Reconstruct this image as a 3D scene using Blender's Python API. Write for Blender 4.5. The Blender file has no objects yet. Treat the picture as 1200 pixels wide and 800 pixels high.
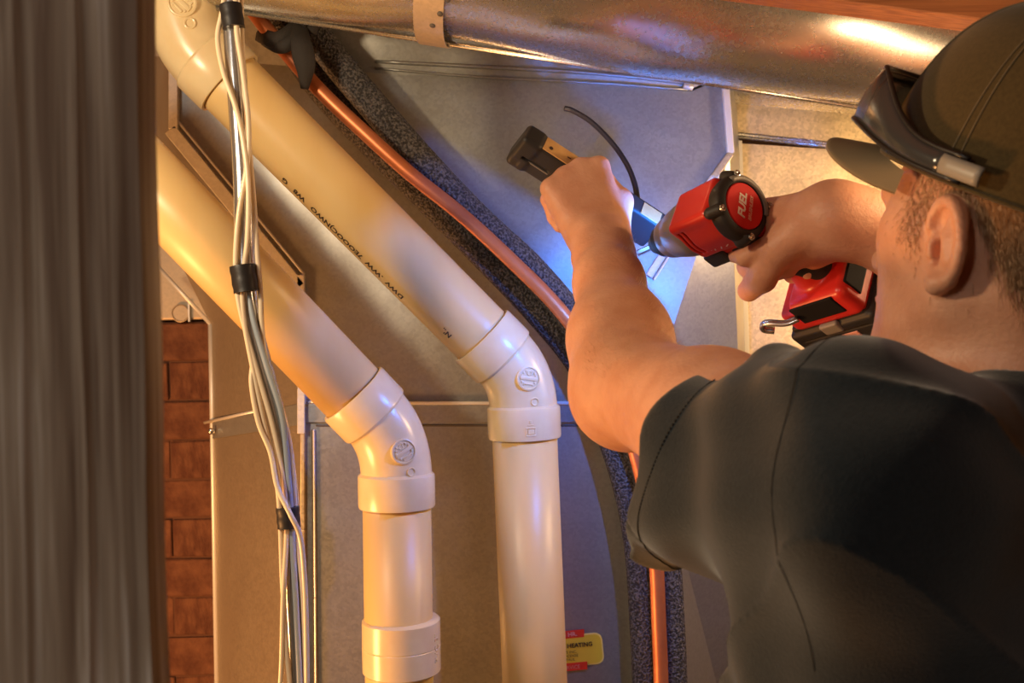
import bpy, bmesh, math, random
import numpy as np
from mathutils import Vector, Matrix
random.seed(7)
R = math.radians
# ------------------------------------------------------------------ camera
F = 1167.0
CAM = Vector((0.0, 0.0, 1.6))
ROLL = R(1.2)
RT = Vector((math.cos(ROLL), 0, -math.sin(ROLL)))
UP = Vector((math.sin(ROLL), 0, math.cos(ROLL)))
FW = Vector((0, 1, 0))
scene = bpy.context.scene
cam_d = bpy.data.cameras.new('camera')
cam_d.sensor_width = 36.0
cam_d.lens = F / 1200 * 36
cam_d.clip_start = 0.02
cam_d.dof.use_dof = True
cam_d.dof.focus_distance = 1.12
cam_d.dof.aperture_fstop = 10
cam = bpy.data.objects.new('camera', cam_d)
scene.collection.objects.link(cam)
m = Matrix((RT, UP, -FW)).transposed().to_4x4()
m.translation = CAM
cam.matrix_world = m
scene.camera = cam
# ------------------------------------------------------------------ world, view
scene.view_settings.view_transform = 'Standard'
scene.view_settings.look = 'None'
scene.view_settings.gamma = 1
scene.view_settings.use_curve_mapping = False
scene.view_settings.exposure = 0.15
w = bpy.data.worlds.new('world'); scene.world = w
w.use_nodes = True
w.node_tree.nodes['Background'].inputs[0].default_value = (0.5, 0.45, 0.4, 1)
w.node_tree.nodes['Background'].inputs[1].default_value = 0.05
# ------------------------------------------------------------------ lights
def light(name, kind, loc, energy, color, size=0.05, target=None, **kw):
    d = bpy.data.lights.new(name, kind)
    d.energy = energy; d.color = color
    if kind == 'AREA':
        d.shape = 'DISK'; d.size = size
    else:
        d.shadow_soft_size = size
    for k, v in kw.items(): setattr(d, k, v)
    o = bpy.data.objects.new(name, d)
    scene.collection.objects.link(o)
    o.location = loc
    if target is not None:
        o.rotation_euler = (Vector(target) - Vector(loc)).to_track_quat('-Z', 'Y').to_euler()
    return o
WARM = (1.0, 0.74, 0.45)
light('work_light_left', 'POINT', (-0.62, 0.62, 1.88), 13.5, WARM, 0.04)
light('work_light_right', 'POINT', (0.82, 1.20, 1.77), 14, (1.0, 0.64, 0.32), 0.05)
light('work_light_beyond_head', 'POINT', (0.44, 0.90, 1.755), 1.5, (1.0, 0.66, 0.34), 0.04)
light('fill_light_behind', 'AREA', (-1.3, -1.0, 2.2), 6, (1.0, 0.93, 0.82), 0.5, (-0.1, 0.9, 1.4))  # unseen fill added behind the camera to lift the wooden board
light('warm_fill_low_left', 'AREA', (-1.2, 0.9, 0.9), 19, (1.0, 0.44, 0.14), 0.3, (-0.2, 1.4, 1.3))  # added orange fill, no visible source, turns the left side panel golden

LEDP = (0, 0, 0)
def P(px, py, d):
    return CAM + d * (FW + RT * ((px - 600) / F) + UP * ((400 - py) / F))

# ------------------------------------------------------------------ materials
def new_mat(name):
    mt = bpy.data.materials.new(name); mt.use_nodes = True
    nt = mt.node_tree
    return mt, nt, nt.nodes['Principled BSDF']
def rgb(c): return (c[0], c[1], c[2], 1)
def mat(name, c, rough=0.5, metal=0.0, c2=None, nscale=20, nstretch=(1, 1, 1), bump=0.0, bscale=200, bdist=0.001,
        sss=0.0, coat=0.0, sheen=0.0, contrast=(0.35, 0.65), detail=4, spec=0.5, rvar=0.0, bstretch=(1, 1, 1)):
    mt, nt, b = new_mat(name)
    N, L = nt.nodes.new, nt.links.new
    tc = N('ShaderNodeTexCoord')
    b.inputs['Base Color'].default_value = rgb(c)
    b.inputs['Roughness'].default_value = rough
    b.inputs['Metallic'].default_value = metal
    b.inputs['Specular IOR Level'].default_value = spec
    if coat: b.inputs['Coat Weight'].default_value = coat; b.inputs['Coat Roughness'].default_value = 0.15
    if sheen: b.inputs['Sheen Weight'].default_value = sheen; b.inputs['Sheen Roughness'].default_value = 0.5
    if sss:
        b.inputs['Subsurface Weight'].default_value = sss
        b.inputs['Subsurface Radius'].default_value = (1.0, 0.35, 0.15)
        b.inputs['Subsurface Scale'].default_value = 0.008
    if c2 is not None:
        mp = N('ShaderNodeMapping'); mp.inputs['Scale'].default_value = nstretch
        nz = N('ShaderNodeTexNoise'); nz.inputs['Scale'].default_value = nscale; nz.inputs['Detail'].default_value = detail
        cr = N('ShaderNodeValToRGB')
        cr.color_ramp.elements[0].position = contrast[0]; cr.color_ramp.elements[0].color = rgb(c)
        cr.color_ramp.elements[1].position = contrast[1]; cr.color_ramp.elements[1].color = rgb(c2)
        L(tc.outputs['Object'], mp.inputs[0]); L(mp.outputs[0], nz.inputs['Vector'])
        L(nz.outputs['Fac'], cr.inputs[0]); L(cr.outputs[0], b.inputs['Base Color'])
        if rvar:
            mr = N('ShaderNodeMapRange'); mr.inputs['To Min'].default_value = rough - rvar; mr.inputs['To Max'].default_value = rough + rvar
            L(nz.outputs['Fac'], mr.inputs[0]); L(mr.outputs[0], b.inputs['Roughness'])
    if bump:
        mp2 = N('ShaderNodeMapping'); mp2.inputs['Scale'].default_value = bstretch
        n2 = N('ShaderNodeTexNoise'); n2.inputs['Scale'].default_value = bscale; n2.inputs['Detail'].default_value = 3
        bp = N('ShaderNodeBump'); bp.inputs['Strength'].default_value = bump; bp.inputs['Distance'].default_value = bdist
        L(tc.outputs['Object'], mp2.inputs[0]); L(mp2.outputs[0], n2.inputs['Vector'])
        L(n2.outputs['Fac'], bp.inputs['Height']); L(bp.outputs[0], b.inputs['Normal'])
    return mt

def galvanized(name, c=(0.39, 0.395, 0.375), rough=0.38, metal=0.65, wave=0.35, wscale=5.0, spangle=260, contrast=0.07):
    mt, nt, b = new_mat(name)
    N, L = nt.nodes.new, nt.links.new
    tc = N('ShaderNodeTexCoord')
    b.inputs['Metallic'].default_value = metal
    vo = N('ShaderNodeTexVoronoi'); vo.inputs['Scale'].default_value = spangle
    L(tc.outputs['Object'], vo.inputs['Vector'])
    sx = N('ShaderNodeSeparateColor'); L(vo.outputs['Color'], sx.inputs[0])
    nz = N('ShaderNodeTexNoise'); nz.inputs['Scale'].default_value = 9; nz.inputs['Detail'].default_value = 6; nz.inputs['Roughness'].default_value = 0.7
    L(tc.outputs['Object'], nz.inputs['Vector'])
    mx = N('ShaderNodeMix'); mx.data_type = 'FLOAT'; mx.inputs[0].default_value = 0.55
    L(sx.outputs[0], mx.inputs[2]); L(nz.outputs['Fac'], mx.inputs[3])
    cr = N('ShaderNodeValToRGB')
    cr.color_ramp.elements[0].position = 0.2; cr.color_ramp.elements[0].color = rgb([v * (1 - contrast * 1.6) for v in c])
    cr.color_ramp.elements[1].position = 0.8; cr.color_ramp.elements[1].color = rgb([min(1, v * (1 + contrast)) for v in c])
    L(mx.outputs[0], cr.inputs[0]); L(cr.outputs[0], b.inputs['Base Color'])
    mr = N('ShaderNodeMapRange'); mr.inputs['To Min'].default_value = rough - min(0.08, contrast); mr.inputs['To Max'].default_value = rough + min(0.10, contrast)
    L(mx.outputs[0], mr.inputs[0]); L(mr.outputs[0], b.inputs['Roughness'])
    # thin scratches + oil canning
    sc = N('ShaderNodeTexNoise'); sc.inputs['Scale'].default_value = wscale; sc.inputs['Detail'].default_value = 1.5
    L(tc.outputs['Object'], sc.inputs['Vector'])
    bp = N('ShaderNodeBump'); bp.inputs['Strength'].default_value = wave; bp.inputs['Distance'].default_value = 0.03
    L(sc.outputs['Fac'], bp.inputs['Height'])
    bp2 = N('ShaderNodeBump'); bp2.inputs['Strength'].default_value = 0.6 * contrast; bp2.inputs['Distance'].default_value = 0.002
    L(mx.outputs[0], bp2.inputs['Height']); L(bp.outputs[0], bp2.inputs['Normal']); L(bp2.outputs[0], b.inputs['Normal'])
    return mt

M = {}
M['galv'] = galvanized('galvanized_sheet')
M['galv_shiny'] = galvanized('galvanized_round', c=(0.66, 0.64, 0.61), rough=0.27, metal=0.92, wave=0.35, wscale=5, spangle=300, contrast=0.02)
M['galv_warm_lit'] = galvanized('galvanized_mottled_warm_lit', c=(0.70, 0.57, 0.36), rough=0.42, metal=0.6, wave=0.4, spangle=230, contrast=0.14)  # mottled sheet; its golden base colour stands in for reflected warm light
M['galv_flange'] = galvanized('flange_sheet', c=(0.72, 0.68, 0.58), rough=0.40, metal=0.2)
M['galv_warm_reflection'] = galvanized('warm_reflection_sheet', c=(0.42, 0.35, 0.26), rough=0.42)  # tan base colour paints in orange surroundings reflected by the side panel
M['seam'] = mat('seam_edge', (0.80, 0.78, 0.73), 0.4, 0.35)
M['dark_slot'] = mat('seam_shadow_gap', (0.10, 0.09, 0.08), 0.7)
M['pvc_pipe'] = mat('pvc_pipe', (0.86, 0.62, 0.28), 0.38, 0, (0.80, 0.54, 0.22), 14, (1, 1, 0.25), bump=0.12, bscale=60, bdist=0.0006, sss=0.05, rvar=0.06)
M['pvc_fitting'] = mat('pvc_fitting', (0.86, 0.70, 0.42), 0.27, 0, (0.82, 0.64, 0.36), 30, bump=0.08, bscale=180, bdist=0.0004, sss=0.05)
M['primer_stain'] = mat('primer_smear', (0.32, 0.22, 0.20), 0.5)
M['print'] = mat('pipe_print', (0.05, 0.03, 0.02), 0.5)
M['foam'] = mat('foam_insulation', (0.030, 0.027, 0.027), 0.75, 0, (0.17, 0.155, 0.15), 300, bump=1.0, bscale=300, bdist=0.008, contrast=(0.42, 0.62))
M['copper'] = mat('copper_tube', (0.74, 0.25, 0.10), 0.42, 0.55, (0.62, 0.19, 0.075), 30, (1, 1, 1), bump=0.05, bscale=90, rvar=0.06)
M['black_tape'] = mat('black_tape', (0.018, 0.017, 0.018), 0.42, 0, bump=0.25, bscale=120)
M['black_wrap'] = mat('black_cloth_tie', (0.03, 0.024, 0.02), 0.8, 0, bump=0.5, bscale=400)
M['cream_wire'] = mat('cream_wire', (0.84, 0.70, 0.50), 0.35, coat=0.2)
M['silver_cable'] = mat('silver_cable', (0.62, 0.62, 0.62), 0.22, 0.85, (0.5, 0.5, 0.52), 40, (1, 1, 0.1), bump=0.3, bscale=60, bstretch=(1, 1, 0.15), bdist=0.002)
M['brick'] = mat('red_brick', (0.11, 0.036, 0.017), 0.9, 0, (0.20, 0.080, 0.038), 30, bump=0.8, bscale=90, bdist=0.004)
M['mortar'] = mat('mortar', (0.13, 0.055, 0.03), 0.95, 0, bump=0.6, bscale=120, bdist=0.003)
M['skin'] = mat('skin', (0.60, 0.285, 0.17), 0.47, 0, (0.71, 0.38, 0.245), 34, bump=0.6, bscale=260, bdist=0.0010, sss=0.12, contrast=(0.3, 0.7))
M['nail'] = mat('finger_nail', (0.78, 0.50, 0.42), 0.3)
M['shirt'] = mat('tshirt_cloth', (0.012, 0.020, 0.027), 0.95, 0, (0.016, 0.025, 0.033), 300, bump=0.5, bscale=700, bdist=0.0008, sheen=0.35, spec=0.2)
M['stitch'] = mat('stitching', (0.007, 0.009, 0.010), 0.9)
M['cap'] = mat('cap_cloth', (0.075, 0.052, 0.018), 0.9, 0, (0.058, 0.040, 0.014), 400, bump=0.4, bscale=800, bdist=0.0006, sheen=0.2, spec=0.2)
M['cap_under'] = mat('cap_brim_cloth', (0.20, 0.16, 0.10), 0.9, 0, bump=0.3, bscale=700, bdist=0.0005, spec=0.2)
M['hair'] = mat('short_blond_hair', (0.50, 0.29, 0.15), 0.6, 0, (0.66, 0.44, 0.26), 140, contrast=(0.3, 0.7))
M['lens'] = mat('smoky_frame', (0.035, 0.04, 0.045), 0.2, 0, coat=0.5)
M['frame_black'] = mat('glasses_trim', (0.012, 0.012, 0.012), 0.35)
M['frame_grey'] = mat('glasses_temple_grey', (0.30, 0.28, 0.24), 0.4)
M['red'] = mat('red_tool_plastic', (0.62, 0.025, 0.018), 0.36, 0, bump=0.06, bscale=500, coat=0.15)
M['red_disc'] = mat('red_badge', (0.62, 0.02, 0.02), 0.65, spec=0.2)
M['black_rubber'] = mat('black_rubber', (0.018, 0.017, 0.017), 0.55, 0, bump=0.15, bscale=500)
M['black_plastic'] = mat('black_plastic', (0.022, 0.021, 0.022), 0.5, spec=0.35)
M['matte_black'] = mat('matte_black', (0.015, 0.014, 0.015), 0.85, spec=0.1)
M['grey_plastic'] = mat('grey_plastic', (0.22, 0.20, 0.18), 0.4)
M['gear_metal'] = mat('gear_case_metal', (0.34, 0.31, 0.33), 0.36, 0.5, (0.26, 0.235, 0.25), 30)
M['steel'] = mat('steel', (0.6, 0.6, 0.6), 0.25, 1.0)
M['white_print'] = mat('white_print', (0.80, 0.74, 0.68), 0.5)
M['pink_print'] = mat('faded_print', (0.75, 0.36, 0.30), 0.5)
M['tan_label'] = mat('tan_label', (0.60, 0.36, 0.14), 0.5, 0, (0.50, 0.28, 0.10), 60)
M['yellow'] = mat('yellow_sticker', (0.72, 0.58, 0.05), 0.4)
M['yellow_edge'] = mat('pale_yellow_edge', (0.85, 0.72, 0.22), 0.4)
M['red_tape'] = mat('red_tape', (0.70, 0.05, 0.02), 0.4)
M['wood'] = mat('joist_wood', (0.20, 0.065, 0.024), 0.6, 0, (0.34, 0.125, 0.048), 10, (0.6, 25, 25), bump=0.3, bscale=60, bstretch=(0.1, 3, 3))
M['concrete'] = mat('concrete_floor', (0.24, 0.22, 0.19), 0.85, 0, (0.32, 0.29, 0.25), 3, bump=0.3, bscale=40)
M['wall_paint'] = mat('tan_wall', (0.36, 0.27, 0.18), 0.85, 0, (0.42, 0.32, 0.22), 2, bump=0.2, bscale=60)
M['denim'] = mat('denim', (0.03, 0.045, 0.09), 0.9, 0, bump=0.4, bscale=500)
M['boot'] = mat('boot_leather', (0.10, 0.055, 0.025), 0.6)
M['eye'] = mat('eye_white', (0.8, 0.78, 0.75), 0.15)
M['tan_metal'] = galvanized('tan_sheet', c=(0.52, 0.42, 0.30), rough=0.5, metal=0.4, wave=0.3)

# grey-brown weathered wood of the stud, streaked along z
def stud_material():
    mt, nt, b = new_mat('weathered_stud_wood')
    N, L = nt.nodes.new, nt.links.new
    tc = N('ShaderNodeTexCoord')
    def noise(sc, stretch, det):
        mp = N('ShaderNodeMapping'); mp.inputs['Scale'].default_value = stretch
        n = N('ShaderNodeTexNoise'); n.inputs['Scale'].default_value = sc; n.inputs['Detail'].default_value = det; n.inputs['Distortion'].default_value = 0.4
        L(tc.outputs['Object'], mp.inputs[0]); L(mp.outputs[0], n.inputs['Vector']); return n
    a = noise(75, (1, 1, 0.035), 3); c = noise(8, (1, 1, 0.35), 2); d = noise(260, (1, 1, 0.03), 2)
    cr = N('ShaderNodeValToRGB')
    e = cr.color_ramp.elements
    e[0].position = 0.38; e[0].color = (0.22, 0.15, 0.10, 1)
    e[1].position = 0.63; e[1].color = (0.88, 0.85, 0.78, 1)
    k = e.new(0.50); k.color = (0.44, 0.36, 0.27, 1)
    mx = N('ShaderNodeMix'); mx.data_type = 'FLOAT'; mx.inputs[0].default_value = 0.35
    mx2 = N('ShaderNodeMix'); mx2.data_type = 'FLOAT'; mx2.inputs[0].default_value = 0.25
    L(a.outputs['Fac'], mx.inputs[2]); L(c.outputs['Fac'], mx.inputs[3])
    L(mx.outputs[0], mx2.inputs[2]); L(d.outputs['Fac'], mx2.inputs[3])
    L(mx2.outputs[0], cr.inputs[0]); L(cr.outputs[0], b.inputs['Base Color'])
    bp = N('ShaderNodeBump'); bp.inputs['Strength'].default_value = 0.5; bp.inputs['Distance'].default_value = 0.002
    L(a.outputs['Fac'], bp.inputs['Height']); L(bp.outputs[0], b.inputs['Normal'])
    b.inputs['Roughness'].default_value = 0.75
    return mt
M['stud'] = stud_material()

# ------------------------------------------------------------------ object helpers (all geometry is given in world coordinates)
COL = scene.collection
def thing(name, label, cat, loc, group=None, kind=None):
    o = bpy.data.objects.new(name, None); COL.objects.link(o)
    o.location = loc; o['label'] = label; o['category'] = cat
    o['_w'] = list(loc)
    o.empty_display_size = 0.05
    if group: o['group'] = group
    if kind: o['kind'] = kind
    return o
def wpos(o):
    return Vector(o['_w']) if o is not None and '_w' in o else Vector((0, 0, 0))
def mesh(name, V, Fc, mt, parent=None, smooth=True, loc=None, label=None, cat=None, kind=None, group=None, autosmooth=None):
    """link ONE mesh object; V in world coordinates"""
    base = wpos(parent) if parent is not None else (Vector(loc) if loc is not None else Vector((0, 0, 0)))
    V = np.asarray([tuple(v) for v in V] if not isinstance(V, np.ndarray) else V, dtype=float).reshape(-1, 3)
    me = bpy.data.meshes.new(name)
    me.from_pydata((V - np.array(base)).tolist(), [], [tuple(int(i) for i in f) for f in Fc])
    me.materials.append(mt); me.validate(); me.update()
    if smooth:
        me.polygons.foreach_set('use_smooth', [True] * len(me.polygons))
        if autosmooth is not None:
            me.set_sharp_from_angle(angle=R(autosmooth))
    o = bpy.data.objects.new(name, me); COL.objects.link(o)
    o['_w'] = list(base)
    if parent is not None: o.parent = parent
    else: o.location = base
    if label: o['label'] = label
    if cat: o['category'] = cat
    if kind: o['kind'] = kind
    if group: o['group'] = group
    return o
class G:
    """collects several shapes into one mesh"""
    def __init__(s): s.v = []; s.f = []
    def add(s, V, Fc):
        n = len(s.v); s.v += [Vector(v) for v in V]; s.f += [tuple(i + n for i in f) for f in Fc]; return s
    def box(s, c, ax, half, bev=0.0):
        ax = [Vector(a).normalized() for a in ax]; c = Vector(c)
        bm = bmesh.new(); bmesh.ops.create_cube(bm, size=2)
        for v in bm.verts: v.co = Vector((v.co.x * half[0], v.co.y * half[1], v.co.z * half[2]))
        if bev: bmesh.ops.bevel(bm, geom=bm.edges[:], offset=bev, segments=2, affect='EDGES', profile=0.5)
        bm.verts.index_update()
        V = [c + ax[0] * v.co.x + ax[1] * v.co.y + ax[2] * v.co.z for v in bm.verts]
        Fc = [tuple(v.index for v in f.verts) for f in bm.faces]; bm.free()
        return s.add(V, Fc)
    def tube(s, pts, r, seg=16, cap=True, flat=1.0, nrm=None):
        pts = [Vector(p) for p in pts]; n = len(pts)
        rr = r if hasattr(r, '__len__') else [r] * n
        T = [(pts[min(i + 1, n - 1)] - pts[max(i - 1, 0)]).normalized() for i in range(n)]
        u = Vector(nrm) if nrm is not None else T[0].orthogonal()
        V = []; Fc = []
        for i in range(n):
            u = (u - T[i] * u.dot(T[i])).normalized(); v = T[i].cross(u)
            for k in range(seg):
                a = 2 * math.pi * k / seg
                V.append(pts[i] + (u * math.cos(a) * flat + v * math.sin(a)) * rr[i])
        for i in range(n - 1):
            for k in range(seg):
                k2 = (k + 1) % seg
                Fc.append((i * seg + k, i * seg + k2, (i + 1) * seg + k2, (i + 1) * seg + k))
        if cap:
            Fc.append(tuple(range(seg))[::-1]); Fc.append(tuple((n - 1) * seg + k for k in range(seg)))
        return s.add(V, Fc)
    def lathe(s, o, axis, prof, seg=32, e=None):
        """prof: (distance along the axis, radius)"""
        axis = Vector(axis).normalized(); o = Vector(o)
        u = Vector(e) if e is not None else axis.orthogonal()
        u = (u - axis * u.dot(axis)).normalized(); v = axis.cross(u)
        V = []; Fc = []; n = len(prof)
        for (a, r) in prof:
            for k in range(seg):
                t = 2 * math.pi * k / seg
                V.append(o + axis * a + (u * math.cos(t) + v * math.sin(t)) * max(r, 1e-5))
        for i in range(n - 1):
            for k in range(seg):
                k2 = (k + 1) % seg
                Fc.append((i * seg + k, i * seg + k2, (i + 1) * seg + k2, (i + 1) * seg + k))
        Fc.append(tuple(range(seg))[::-1]); Fc.append(tuple((n - 1) * seg + k for k in range(seg)))
        return s.add(V, Fc)
    def sheet(s, poly, th, nrm=None):
        """polygon extruded by th along its normal (away from the camera by default)"""
        poly = [Vector(p) for p in poly]; n = len(poly)
        if nrm is None:
            nrm = Vector((0, 0, 0))
            for i in range(n): nrm += (poly[i] - poly[0]).cross(poly[(i + 1) % n] - poly[0])
            nrm.normalize()
            if nrm.y < 0: nrm = -nrm
        nrm = Vector(nrm)
        return s.add(poly + [p + nrm * th for p in poly],
                     [tuple(range(n)), tuple(range(2 * n - 1, n - 1, -1))] + [(i, i + n, (i + 1) % n + n, (i + 1) % n) for i in range(n)])
    def out(s, name, mt, parent=None, **kw): return mesh(name, s.v, s.f, mt, parent, **kw)

def catmull(pts, n=8):
    pts = [Vector(p) for p in pts]; q = [pts[0] * 2 - pts[1]] + pts + [pts[-1] * 2 - pts[-2]]; out = []
    for i in range(1, len(q) - 2):
        for k in range(n):
            t = k / n; a, b, c, d = q[i - 1:i + 3]
            out.append(0.5 * ((2 * b) + (c - a) * t + (2 * a - 5 * b + 4 * c - d) * t * t + (3 * b - a - 3 * c + d) * t ** 3))
    out.append(pts[-1]); return out
def text_geo(body, size, align='LEFT', extrude=0.0, bold=False, res=2):
    cu = bpy.data.curves.new('t', 'FONT'); cu.body = body; cu.size = size; cu.align_x = align; cu.align_y = 'CENTER'
    cu.extrude = extrude; cu.resolution_u = res
    if bold: cu.offset = size * 0.03
    o = bpy.data.objects.new('t', cu); COL.objects.link(o)
    dg = bpy.context.evaluated_depsgraph_get(); me = bpy.data.meshes.new_from_object(o.evaluated_get(dg))
    V = [v.co.copy() for v in me.vertices]; Fc = [tuple(p.vertices) for p in me.polygons]
    bpy.data.objects.remove(o); bpy.data.curves.remove(cu); bpy.data.meshes.remove(me)
    return V, Fc

# ------------------------------------------------------------------ signed distance modelling (figure and tools)
def A3(v): return np.array(tuple(v), dtype=np.float32)
def sd_rc(p, a, b, r1, r2):
    a = A3(a); b = A3(b); ba = b - a; pa = p - a
    h = np.clip(pa @ ba / max(float(ba @ ba), 1e-9), 0, 1)
    return np.linalg.norm(pa - h[:, None] * ba, axis=1) - (r1 + (r2 - r1) * h)
def sd_el(p, c, ax, rad):
    Rm = np.stack([A3(x) for x in ax], axis=1); q = (p - A3(c)) @ Rm; rad = A3(rad)
    k0 = np.linalg.norm(q / rad, axis=1); k1 = np.linalg.norm(q / (rad * rad), axis=1)
    return k0 * (k0 - 1) / np.maximum(k1, 1e-6)
def sd_box(p, c, ax, half, r):
    Rm = np.stack([A3(x) for x in ax], axis=1); q = np.abs((p - A3(c)) @ Rm) - (A3(half) - r)
    return np.linalg.norm(np.maximum(q, 0), axis=1) + np.minimum(q.max(axis=1), 0) - r
def sd_cyl(p, a, b, r, rd):
    a = A3(a); b = A3(b); L = float(np.linalg.norm(b - a)); d = (b - a) / L; q = p - a
    t = q @ d; rad = np.linalg.norm(q - t[:, None] * d, axis=1)
    x = rad - (r - rd); y = np.abs(t - L / 2) - (L / 2 - rd)
    return np.minimum(np.maximum(x, y), 0) + np.sqrt(np.maximum(x, 0) ** 2 + np.maximum(y, 0) ** 2) - rd
def smin(a, b, k):
    if k <= 0: return np.minimum(a, b)
    h = np.clip(0.5 + 0.5 * (b - a) / k, 0, 1); return b * (1 - h) + a * h - k * h * (1 - h)
def smax(a, b, k): return -smin(-a, -b, k)
SD = {'rc': sd_rc, 'el': sd_el, 'box': sd_box, 'cyl': sd_cyl}
def ev(prims, p):
    """prims: (op, k, kind, *args); op '+' smooth union, '-' smooth cut"""
    d = np.full(len(p), 1e3, dtype=np.float32)
    for op, k, kind, *a in prims:
        s = SD[kind](p, *a)
        d = smin(d, s, k) if op == '+' else smax(d, -s, k)
    return d
def surface(fn, lo, hi, h, groups=None):
    """naive surface nets on a grid evaluated only near the surface; groups: list of functions joined by fn"""
    lo = np.array(lo, dtype=np.float32); hi = np.array(hi, dtype=np.float32); B = 8
    nb = np.ceil((hi - lo) / (h * B)).astype(int); n = nb * B
    cc = (np.stack(np.meshgrid(*[np.arange(k) for k in nb], indexing='ij'), -1).reshape(-1, 3))
    ctr = (lo + (cc * B + (B - 1) / 2) * h).astype(np.float32)
    dc = fn(ctr); rad = h * B * 0.5 * 1.7321 * 1.25 + 0.004
    f = np.empty(tuple(n), dtype=np.float32)
    f6 = f.reshape(nb[0], B, nb[1], B, nb[2], B)
    f6[:] = dc.reshape(nb[0], 1, nb[1], 1, nb[2], 1)
    act = np.nonzero(np.abs(dc) < rad)[0]
    off = np.stack(np.meshgrid(*[np.arange(B)] * 3, indexing='ij'), -1).reshape(-1, 3).astype(np.float32) * h
    for s in range(0, len(act), 400):
        a = act[s:s + 400]
        base = lo + cc[a].astype(np.float32) * B * h
        pts = (base[:, None, :] + off[None]).reshape(-1, 3).astype(np.float32)
        v = fn(pts).reshape(len(a), B, B, B)
        f6[cc[a][:, 0], :, cc[a][:, 1], :, cc[a][:, 2], :] = v
    ins = f < 0
    cnt = np.zeros(tuple(n - 1), dtype=np.int8)
    for dx in (0, 1):
        for dy in (0, 1):
            for dz in (0, 1):
                cnt += ins[dx:n[0] - 1 + dx, dy:n[1] - 1 + dy, dz:n[2] - 1 + dz]
    cells = np.argwhere((cnt > 0) & (cnt < 8)); del cnt
    idx = np.full(tuple(n - 1), -1, dtype=np.int32); idx[tuple(cells.T)] = np.arange(len(cells))
    acc = np.zeros((len(cells), 3)); num = np.zeros(len(cells))
    corners = [(x, y, z) for x in (0, 1) for y in (0, 1) for z in (0, 1)]
    vals = {c: f[cells[:, 0] + c[0], cells[:, 1] + c[1], cells[:, 2] + c[2]] for c in corners}
    for c in corners:
        for ax in range(3):
            if c[ax] == 1: continue
            c2 = list(c); c2[ax] = 1; c2 = tuple(c2)
            a, b = vals[c], vals[c2]; mk = (a < 0) != (b < 0)
            t = np.where(mk, a / np.where(mk, a - b, 1), 0)
            pnt = np.tile(np.array(c, float), (len(cells), 1)); pnt[:, ax] += t
            acc[mk] += pnt[mk]; num[mk] += 1
    V = lo + (cells + acc / num[:, None]) * h
    Fs = []
    for ax in range(3):
        o1, o2 = [(1, 2), (2, 0), (0, 1)][ax]
        sl0 = [slice(None)] * 3; sl1 = [slice(None)] * 3; sl0[ax] = slice(0, -1); sl1[ax] = slice(1, None)
        A_, B_ = ins[tuple(sl0)], ins[tuple(sl1)]
        e = np.argwhere(A_ != B_); e = e[(e[:, o1] > 0) & (e[:, o2] > 0) & (e[:, o1] < n[o1] - 1) & (e[:, o2] < n[o2] - 1)]
        flip = A_[tuple(e.T)]
        def cid(a1, a2):
            q = e.copy(); q[:, o1] += a1; q[:, o2] += a2; return idx[tuple(q.T)]
        q = np.stack([cid(-1, -1), cid(0, -1), cid(0, 0), cid(-1, 0)], 1)
        q[~flip] = q[~flip][:, ::-1]; Fs.append(q)
    Fq = np.concatenate(Fs); Fq = Fq[(Fq >= 0).all(1)]
    return V, Fq
def fast_mesh(name, V, Fq, mt, parent, **kw):
    base = np.array(wpos(parent)) if parent is not None else np.zeros(3)
    me = bpy.data.meshes.new(name)
    me.vertices.add(len(V)); me.vertices.foreach_set('co', (V - base).astype(np.float32).ravel())
    me.loops.add(len(Fq) * 4); me.polygons.add(len(Fq))
    me.loops.foreach_set('vertex_index', Fq.astype(np.int32).ravel())
    me.polygons.foreach_set('loop_start', np.arange(0, len(Fq) * 4, 4, dtype=np.int32))
    me.update(calc_edges=True); me.validate()
    me.polygons.foreach_set('use_smooth', [True] * len(me.polygons))
    me.materials.append(mt)
    o = bpy.data.objects.new(name, me); COL.objects.link(o); o['_w'] = list(base)
    if parent is not None: o.parent = parent
    for k, v in kw.items(): o[k] = v
    return o

# ================================================================== STRUCTURE
def slab(name, x0, x1, y0, y1, z0, z1, mt):
    g = G().box(((x0 + x1) / 2, (y0 + y1) / 2, (z0 + z1) / 2), ((1, 0, 0), (0, 1, 0), (0, 0, 1)), ((x1 - x0) / 2, (y1 - y0) / 2, (z1 - z0) / 2))
    return g.out(name, mt, kind='structure', smooth=False)
slab('floor', -2.2, 2.4, -2.4, 2.6, -0.1, 0, M['concrete'])
slab('ceiling', -2.2, 2.4, -2.4, 2.6, 2.62, 2.7, M['wood'])
slab('wall_back', -2.2, 2.4, 2.6, 2.7, 0, 2.62, M['wall_paint'])
slab('wall_front', -2.2, 2.4, -2.5, -2.4, 0, 2.62, M['wall_paint'])
slab('wall_left', -2.3, -2.2, -2.4, 2.6, 0, 2.62, M['wall_paint'])
slab('wall_right', 2.4, 2.5, -2.4, 2.6, 0, 2.62, M['wall_paint'])

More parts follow.
